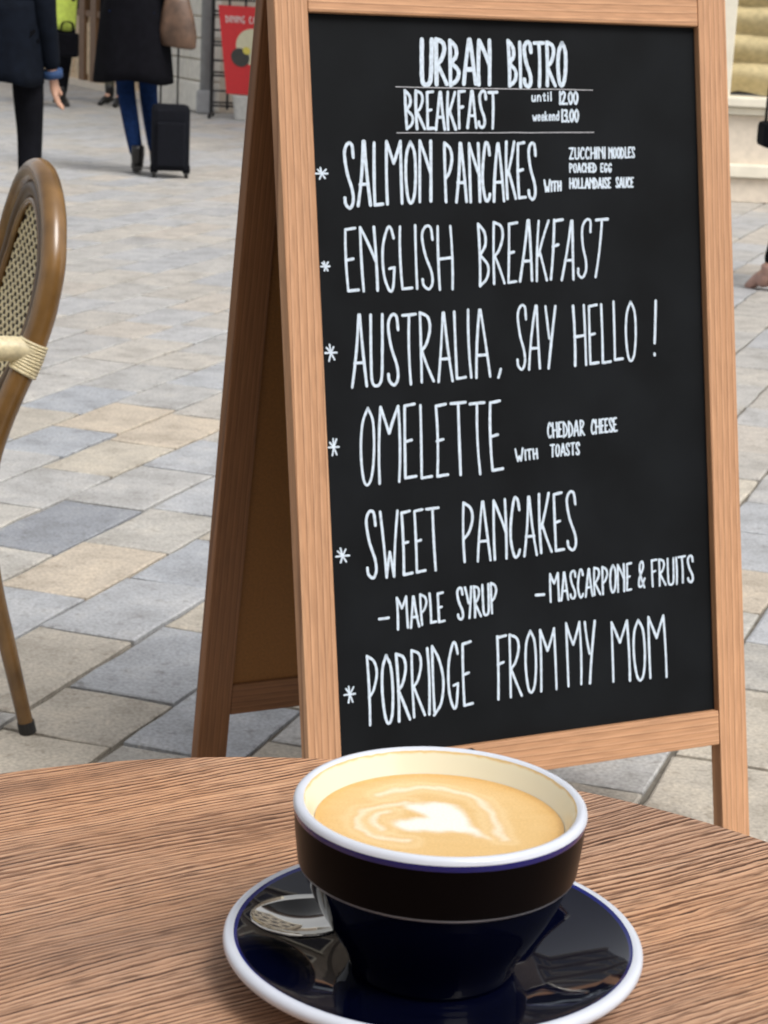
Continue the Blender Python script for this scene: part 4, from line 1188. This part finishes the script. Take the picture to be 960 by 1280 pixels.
def skin_mesh(name, nodes, edges, mat, parent, sub=2, root='pelvis'):
    """one continuous surface grown round a skeleton; nodes: name -> (position, radius x, radius y)"""
    me = bpy.data.meshes.new(name)
    names = list(nodes)
    idx = {n: i for i, n in enumerate(names)}
    me.from_pydata([tuple(nodes[n][0]) for n in names], [(idx[a], idx[b]) for a, b in edges], [])
    bm = bmesh.new(); bm.from_mesh(me)
    lay = bm.verts.layers.skin.verify()
    bm.verts.ensure_lookup_table()
    for n, i in idx.items():
        q = nodes[n]
        bm.verts[i][lay].radius = (q[1], q[2] if len(q) > 2 else q[1])
        bm.verts[i][lay].use_root = (n == root)
    bm.to_mesh(me); bm.free()
    me.materials.append(mat)
    o = bpy.data.objects.new(name, me); COL.objects.link(o)
    if parent: o.parent = parent
    md = o.modifiers.new('skin', 'SKIN'); md.use_smooth_shade = True
    ss = o.modifiers.new('sub', 'SUBSURF'); ss.levels = sub; ss.render_levels = sub
    return o

def hand_nodes(nd, ed, side, wrist, down, fwd, curl=.5):
    """palm, five unequal bent fingers; returns through nd / ed"""
    down = down.normalized(); fwd = fwd.normalized(); lat = down.cross(fwd).normalized()
    palm = wrist + down * .05
    nd['palm' + side] = (palm, .030, .016); ed.append(('wr' + side, 'palm' + side))
    inn = -lat if side == 'L' else lat
    for k, (off, ln) in enumerate(((.028, .070), (.010, .080), (-.010, .074), (-.027, .058))):
        kn = wrist + down * .092 + fwd * off
        mid = kn + down * ln * .5 + inn * ln * .20 * curl
        tp = kn + down * ln * (.95 - .3 * curl) + inn * ln * .65 * curl
        for nm, q, r_ in (('a', kn, .0105), ('b', mid, .0090), ('c', tp, .0075)):
            nd[f'f{k}{nm}{side}'] = (q, r_)
        ed += [('palm' + side, f'f{k}a{side}'), (f'f{k}a{side}', f'f{k}b{side}'), (f'f{k}b{side}', f'f{k}c{side}')]
    t0 = wrist + down * .035 + fwd * .035; t1 = t0 + down * .035 + fwd * .018 + inn * .008; t2 = t1 + down * .025 + fwd * .004 + inn * .010
    for nm, q, r_ in (('ta', t0, .0125), ('tb', t1, .0105), ('tc', t2, .0085)): nd[nm + side] = (q, r_)
    ed += [('palm' + side, 'ta' + side), ('ta' + side, 'tb' + side), ('tb' + side, 'tc' + side)]

def ball(bm, c, r, seg=16, rings=10):
    M = Matrix.Translation(c) @ Matrix.Diagonal((r[0], r[1], r[2], 1))
    bmesh.ops.create_uvsphere(bm, u_segments=seg, v_segments=rings, radius=1, matrix=M)

def person(label, loc, heading, J, top, legs, shoe, hair, H=1.70, coat_hem=None, coat_w=1.0, cuff=None, hairlen=.0, legr=1.0, bare_ankle=False, hem_w=.04):
    """J: joint offsets; local axes: x = right, y = forward, z = up"""
    k = H / 1.70
    root = thing('person', label, 'person', loc, heading, 'people walking in the street')
    pel = V((0, 0, .93)) * k + V(J.get('pelvis', (0, 0, 0)))
    lean = J.get('lean', .02)
    def up(h, y=0): return pel + V((0, lean * h * 2 + y, h * k))
    nd = {'pelvis': (pel, .105 * k, .085 * k), 'waist': (up(.16), .115 * k, .088 * k), 'chest': (up(.34), .140 * k, .105 * k), 'upchest': (up(.45), .12 * k, .09 * k),
          'neck': (up(.53), .055 * k, .055 * k), 'head0': (up(.60, .015), .062 * k, .070 * k), 'head1': (up(.68, .02), .075 * k, .093 * k), 'head2': (up(.755, .01), .055 * k, .07 * k)}
    ed = [('pelvis', 'waist'), ('waist', 'chest'), ('chest', 'upchest'), ('upchest', 'neck'), ('neck', 'head0'), ('head0', 'head1'), ('head1', 'head2')]
    P_ = {}
    for sd_, sx in (('L', -1), ('R', 1)):
        sh_ = up(.47) + V((sx * J.get('shw', .175) * k, 0, 0)); el_ = V(J['el' + sd_]) * k; wr_ = V(J['wr' + sd_]) * k
        hp_ = pel + V((sx * .085 * k, 0, -.03)); kn_ = V(J['kn' + sd_]) * k; an_ = V(J['an' + sd_]) * k; to_ = V(J['to' + sd_]) * k
        P_[sd_] = (sh_, el_, wr_, hp_, kn_, an_, to_)
        nd['sh' + sd_] = (sh_, .052 * k); nd['el' + sd_] = (el_, .041 * k); nd['wr' + sd_] = (wr_, .027 * k, .022 * k)
        nd['hp' + sd_] = (hp_, .068 * k); nd['kn' + sd_] = (kn_, .056 * k); nd['ca' + sd_] = (kn_.lerp(an_, .35) + V((0, -.012, 0)), .052 * k); nd['an' + sd_] = (an_, .036 * k)
        nd['to' + sd_] = (to_, .030 * k, .022 * k)
        ed += [('upchest', 'sh' + sd_), ('sh' + sd_, 'el' + sd_), ('el' + sd_, 'wr' + sd_), ('pelvis', 'hp' + sd_), ('hp' + sd_, 'kn' + sd_), ('kn' + sd_, 'ca' + sd_), ('ca' + sd_, 'an' + sd_), ('an' + sd_, 'to' + sd_)]
        hand_nodes(nd, ed, sd_, wr_, (wr_ - el_), V((0, 1, 0)))
    skin_mesh('body', nd, ed, M_SKIN, root)
    hc = up(.685, .02)
    # face
    bm = bmesh.new(); add_tube(bm, [hc + V((0, .075, .012)) * k, hc + V((0, .105, -.022)) * k, hc + V((0, .088, -.030)) * k], [.006, .013, .010], 8); obj('nose', bm, M_SKIN, root, smooth=True)
    for sx in (-1, 1):
        bm = bmesh.new(); ball(bm, hc + V((sx * .030, .083, .010)) * k, (.012, .008, .007), 10, 6); obj('eye', bm, M_BLKC, root, smooth=True)
        bm = bmesh.new(); ball(bm, hc + V((sx * .080, .0, -.005)) * k, (.010, .018, .030), 10, 8); obj('ear', bm, M_SKIN, root, smooth=True)
    bm = bmesh.new(); ball(bm, hc + V((0, .080, -.052)) * k, (.024, .008, .006), 10, 6); obj('mouth', bm, M_TAN, root, smooth=True)
    bm = bmesh.new(); ball(bm, hc + V((0, -.018, .028)) * k, (.090 * k, .103 * k, .095 * k), 20, 14)
    if hairlen: add_tube(bm, [hc + V((0, -.06, 0)), hc + V((0, -.095, -.10)), hc + V((0, -.10, -.10 - hairlen))], [.085, .08, .035], 12, flat=.6)
    obj('hair', bm, hair, root, smooth=True)
    # trousers
    tn = {'pelvis': (pel + V((0, 0, .02)),   .120 * k, .092 * k)}; te = []
    for sd_ in 'LR':
        sh_, el_, wr_, hp_, kn_, an_, to_ = P_[sd_]
        tn['hp' + sd_] = (hp_, .084 * k * legr); tn['th' + sd_] = (hp_.lerp(kn_, .5), .088 * k * legr); tn['kn' + sd_] = (kn_, .070 * k * legr)
        tn['ca' + sd_] = (kn_.lerp(an_, .45) + V((0, -.012, 0)), .064 * k * legr); tn['an' + sd_] = (an_ + (kn_ - an_) * .03, .050 * k * legr)
        te += [('pelvis', 'hp' + sd_), ('hp' + sd_, 'th' + sd_), ('th' + sd_, 'kn' + sd_), ('kn' + sd_, 'ca' + sd_), ('ca' + sd_, 'an' + sd_)]
    skin_mesh('trousers', tn, te, legs, root)
    # top
    un_ = {'pelvis': (pel + V((0, 0, -.02)), .165 * k * coat_w, .128 * k), 'waist': (up(.16), .140 * k * coat_w, .112 * k), 'chest': (up(.34), .162 * k, .125 * k), 'upchest': (up(.455), .135 * k, .105 * k), 'neck': (up(.525), .070 * k)}
    ue = [('pelvis', 'waist'), ('waist', 'chest'), ('chest', 'upchest'), ('upchest', 'neck')]
    for sd_ in 'LR':
        sh_, el_, wr_, *_r = P_[sd_]
        un_['sh' + sd_] = (sh_, .068 * k); un_['el' + sd_] = (el_, .055 * k); un_['wr' + sd_] = (wr_.lerp(el_, .06), .043 * k)
        ue += [('upchest', 'sh' + sd_), ('sh' + sd_, 'el' + sd_), ('el' + sd_, 'wr' + sd_)]
    skin_mesh('jacket', un_, ue, top, root)
    if coat_hem is not None:
        bm = bmesh.new()
        zt2 = (pel.z + .16); prof = []
        for i in range(9):
            t = i / 8; z2 = zt2 + (coat_hem - zt2) * t
            prof.append((.158 * k * coat_w + .022 * min(1, 3 * t) * k * coat_w + (hem_w * t) * k * coat_w, .148 * k + .035 * t, z2))
        rings = []
        for i, (a, b, z2) in enumerate(prof):
            rings.append([bm.verts.new((pel.x + a * math.cos(q) * (1 + .05 * (i / 8) * math.sin(6 * q + 1)), pel.y - .01 * i / 8 + b * math.sin(q) * (1 + .05 * (i / 8) * math.sin(5 * q)), z2 + .012 * (i / 8) * math.sin(3 * q))) for q in (2 * math.pi * j / 36 for j in range(36))])
        for A, B in zip(rings, rings[1:]):
            for j in range(36): bm.faces.new((A[j], A[(j + 1) % 36], B[(j + 1) % 36], B[j]))
        o_ = obj('coat_skirt', bm, top, root, smooth=True)
        o_.modifiers.new('thick', 'SOLIDIFY').thickness = .012
    # shoes
    for sd_ in 'LR':
        an_, to_ = P_[sd_][5], P_[sd_][6]
        d_ = (to_ - an_); fl = V((d_.x, d_.y, d_.z)).normalized()
        bm = bmesh.new()
        shaft_top = an_ + V((0, 0, .03 if bare_ankle else .09)) * k
        heel = an_ + V((0, 0, -.045)) * k - fl * .028
        pts = [shaft_top, an_ + V((0, 0, -.01)), an_.lerp(to_, .35) + V((0, 0, -.018)), an_.lerp(to_, .8), to_ + fl * .045 + V((0, 0, -.008))]
        add_tube(bm, smooth_pts(pts, 4), [(.046 + .004 * math.sin(i)) * k if i < 6 else (.046 - .0022 * (i - 6)) * k for i in range(17)], 12, flat=.85)
        obj('shoe', bm, shoe, root, smooth=True)
        bm = bmesh.new()
        add_box(bm, heel + V((0, 0, -.012)), (.05, .05, .03), bevel=.006)
        obj('heel', bm, M_BOOT, root)
    if cuff:
        for sd_ in 'LR':
            sh_, el_, wr_, *_r = P_[sd_]
            bm = bmesh.new(); d_ = (wr_ - el_).normalized(); add_tube(bm, [wr_ - d_ * .022, wr_ + d_ * .010], .046 * k, 14); obj('cuff', bm, cuff, root, smooth=True)
    return root, P_, pel

def wx(px, Y, y=150): return at(px, y, Y).x
# joints: el/wr/kn/an/to in metres for a 1.70 m figure
# woman walking away with a coat, jeans, handbag and suitcase
YW = 12.38
wl = V((wx(166, YW, 120), YW + .02, 0))
wf = V((wx(178, YW, 215), YW, 0)) - wl
w_root, wP, wpel = person('person in a long black coat and blue jeans pulling a suitcase', wl, 0,
    dict(elL=(-.215, .06, 1.12), wrL=(-.02, .27, 1.22), elR=(.235, -.09, 1.16), wrR=(.225, -.02, .975),
         knL=(-.06, .10, .50), anL=(.035, -.02, .085), toL=(.01, .10, .035), knR=(.075, .12, .50), anR=(.10, .36, .09), toR=(.10, .49, .04)),
    M_BLKC, M_JEAN, M_BOOT, M_HAIR, H=1.66, coat_hem=.545, coat_w=1.08, hairlen=.12, legr=.86)
# handbag on her right shoulder
hx = wx(222, YW - .06, 40)
zb = at(225, 60, YW - .06).z
hb = thing('handbag', 'brown leather handbag hanging from the shoulder of the person in the black coat', 'handbag', (hx, YW - .06, zb))
bm = bmesh.new()
rings = []
for i, (z2, a, b) in enumerate(((0, .085, .035), (.012, .105, .055), (.08, .112, .062), (.18, .098, .052), (.27, .075, .035), (.30, .068, .022))):
    rings.append([bm.verts.new((a * math.cos(q) + .035 * (.15 - z2), b * math.sin(q), z2 + .03 * math.cos(q) * (1 if i else 1) * -.3)) for q in (2 * math.pi * j / 24 for j in range(24))])
for A, B in zip(rings, rings[1:]):
    for j in range(24): bm.faces.new((A[j], A[(j + 1) % 24], B[(j + 1) % 24], B[j]))
bm.faces.new(rings[0][::-1]); bm.faces.new(rings[-1])
obj('bag_body', bm, M_BAG, hb, smooth=True)
for dy in (-.02, .02):
    bm = bmesh.new(); add_tube(bm, smooth_pts([(-.05, dy, .29), (-.065, dy, .42), (-.06, dy, .58), (-.02, dy, .46), (.045, dy, .29)], 5), .006, 8)
    obj('strap', bm, M_BAG, hb, smooth=True)
# suitcase
cx_ = wx(213, YW - .10, 170)
sc_ = thing('suitcase', 'dark blue two-wheeled cabin suitcase pulled by the person in the black coat', 'suitcase', (cx_, YW - .10, 0), math.radians(8))
def rbox(bm, c, s, r):
    add_box(bm, c, s, bevel=r)
bm = bmesh.new(); rbox(bm, (0, 0, .235), (.225, .19, .385), .035)
o_ = obj('shell', bm, M_CASE, sc_, smooth=False)
bm = bmesh.new(); rbox(bm, (0, -.10, .20), (.165, .03, .26), .012); obj('front_pocket', bm, M_CASE, sc_)
for sx in (-1, 1):
    bm = bmesh.new(); add_tube(bm, [(sx * .095 - .012, -.05, .026), (sx * .095 + .012, -.05, .026)], .026, 14); obj('wheel', bm, M_RUB, sc_, smooth=False)
    bm = bmesh.new(); add_box(bm, (sx * .095, -.045, .055), (.045, .06, .05), bevel=.008); obj('wheel_housing', bm, M_BLKC, sc_)
    bm = bmesh.new(); add_tube(bm, [(sx * .05 - .01, .06, .42), (sx * .05 - .01, .09, .90)], .006, 8); obj('tube', bm, M_RUB, sc_)
bm = bmesh.new(); add_tube(bm, [(-.07, .09, .90), (.05, .09, .90)], .011, 8); obj('grip', bm, M_RUB, sc_)

# man at the left edge
YM = 8.9
ml = V((wx(9, YM, 60), YM, 0))
person('person in a dark navy jacket and black trousers at the left edge', ml, math.radians(2),
    dict(shw=.145, elR=(.172, -.03, 1.03), wrR=(.200, .03, .775), elL=(-.22, .05, 1.05), wrL=(-.23, .16, .84),
         knR=(.095, .05, .50), anR=(.11, -.06, .09), toR=(.115, .07, .035), knL=(-.17, .16, .51), anL=(-.24, .20, .09), toL=(-.26, .33, .04)),
    M_NAVYC, M_TROU, M_BOOT, M_HAIR, H=1.62, coat_hem=.70, hem_w=.0, coat_w=.88, cuff=M_BLUEC, legr=.88)
# fluorescent person far behind
YH = 18.0
hl = V((wx(74, YH, 60), YH, 0))
person('person in a fluorescent yellow jacket far behind the navy jacket', hl, math.radians(-10),
    dict(elR=(.20, .06, 1.12), wrR=(.08, .26, 1.10), elL=(-.20, .06, 1.12), wrL=(-.08, .26, 1.10),
         knR=(.05, .05, .50), anR=(.03, -.02, .09), toR=(.03, .10, .035), knL=(-.06, .06, .50), anL=(-.07, .16, .09), toL=(-.07, .28, .04)),
    M_HV, M_OLIVE if False else M_TROU, M_BOOT, M_HAIR, H=1.70, coat_hem=.66, coat_w=.9, hem_w=-.03, legr=.9)
gx = wx(84, YH - .2, 55)
tb = thing('carrier_bag', 'black square bag held low beside the fluorescent yellow jacket', 'bag', (gx, YH - .2, at(84, 71, YH - .2).z))
bm = bmesh.new(); rbox(bm, (0, 0, .10), (.19, .10, .20), .02); obj('bag_body', bm, M_BLKC, tb)
for dy in (-.03, .03):
    bm = bmesh.new(); add_tube(bm, smooth_pts([(-.05, dy, .19), (-.04, dy, .28), (.04, dy, .28), (.05, dy, .19)], 4), .006, 6); obj('strap', bm, M_BLKC, tb)
# third person, beyond the coat
YT = 18.6
tl = V((wx(150, YT, 60), YT, 0))
person('person in olive trousers half hidden behind the person in the black coat', tl, math.radians(170),
    dict(elR=(.20, .06, 1.12), wrR=(.08, .26, 1.10), elL=(-.20, .06, 1.12), wrL=(-.08, .26, 1.10),
         knR=(.09, .05, .50), anR=(.085, .02, .09), toR=(.12, .12, .035), knL=(-.05, .06, .50), anL=(-.06, .16, .09), toL=(-.06, .28, .04)),
    M_BLKC, M_OLIVE, M_BOOT, M_HAIRB, H=1.70, coat_hem=.74, hem_w=.0, legr=.85)
# passer-by at the right edge
YP = 8.64
pl = V((wx(1012, YP, 340), YP, 0))
fx = wx(952, YP, 350) - pl.x
person('person in black trousers and pale pink shoes at the right edge', pl, 0,
    dict(elR=(.24, .0, 1.12), wrR=(.24, .08, .88), elL=(-.19, .08, 1.14), wrL=(-.02, .26, 1.10),
         knL=(fx + .12, -.02, .50), anL=(fx + .025, -.02, .085), toL=(fx - .025, .03, .035), knR=(.12, .05, .50), anR=(.30, .10, .09), toR=(.34, .2, .04)),
    M_BLKC, M_BLKC, M_TAN, M_HAIRB, H=1.66, coat_hem=.74, hem_w=.0, legr=.9, bare_ankle=True)

gb = at(966, 184, YP - .15)
gs = thing('shoulder_bag', 'dark grey bag edge hanging beside the pale pink shoes person', 'bag', gb)
bm = bmesh.new(); rbox(bm, (0, 0, .05), (.11, .20, .10), .02); obj('bag_body', bm, M_TROU, gs)
for dx in (-.03, .03):
    bm = bmesh.new(); add_tube(bm, smooth_pts([(dx, -.05, .09), (dx, -.03, .24), (dx, .03, .24), (dx, .05, .09)], 4), .006, 6); obj('strap', bm, M_TROU, gs)
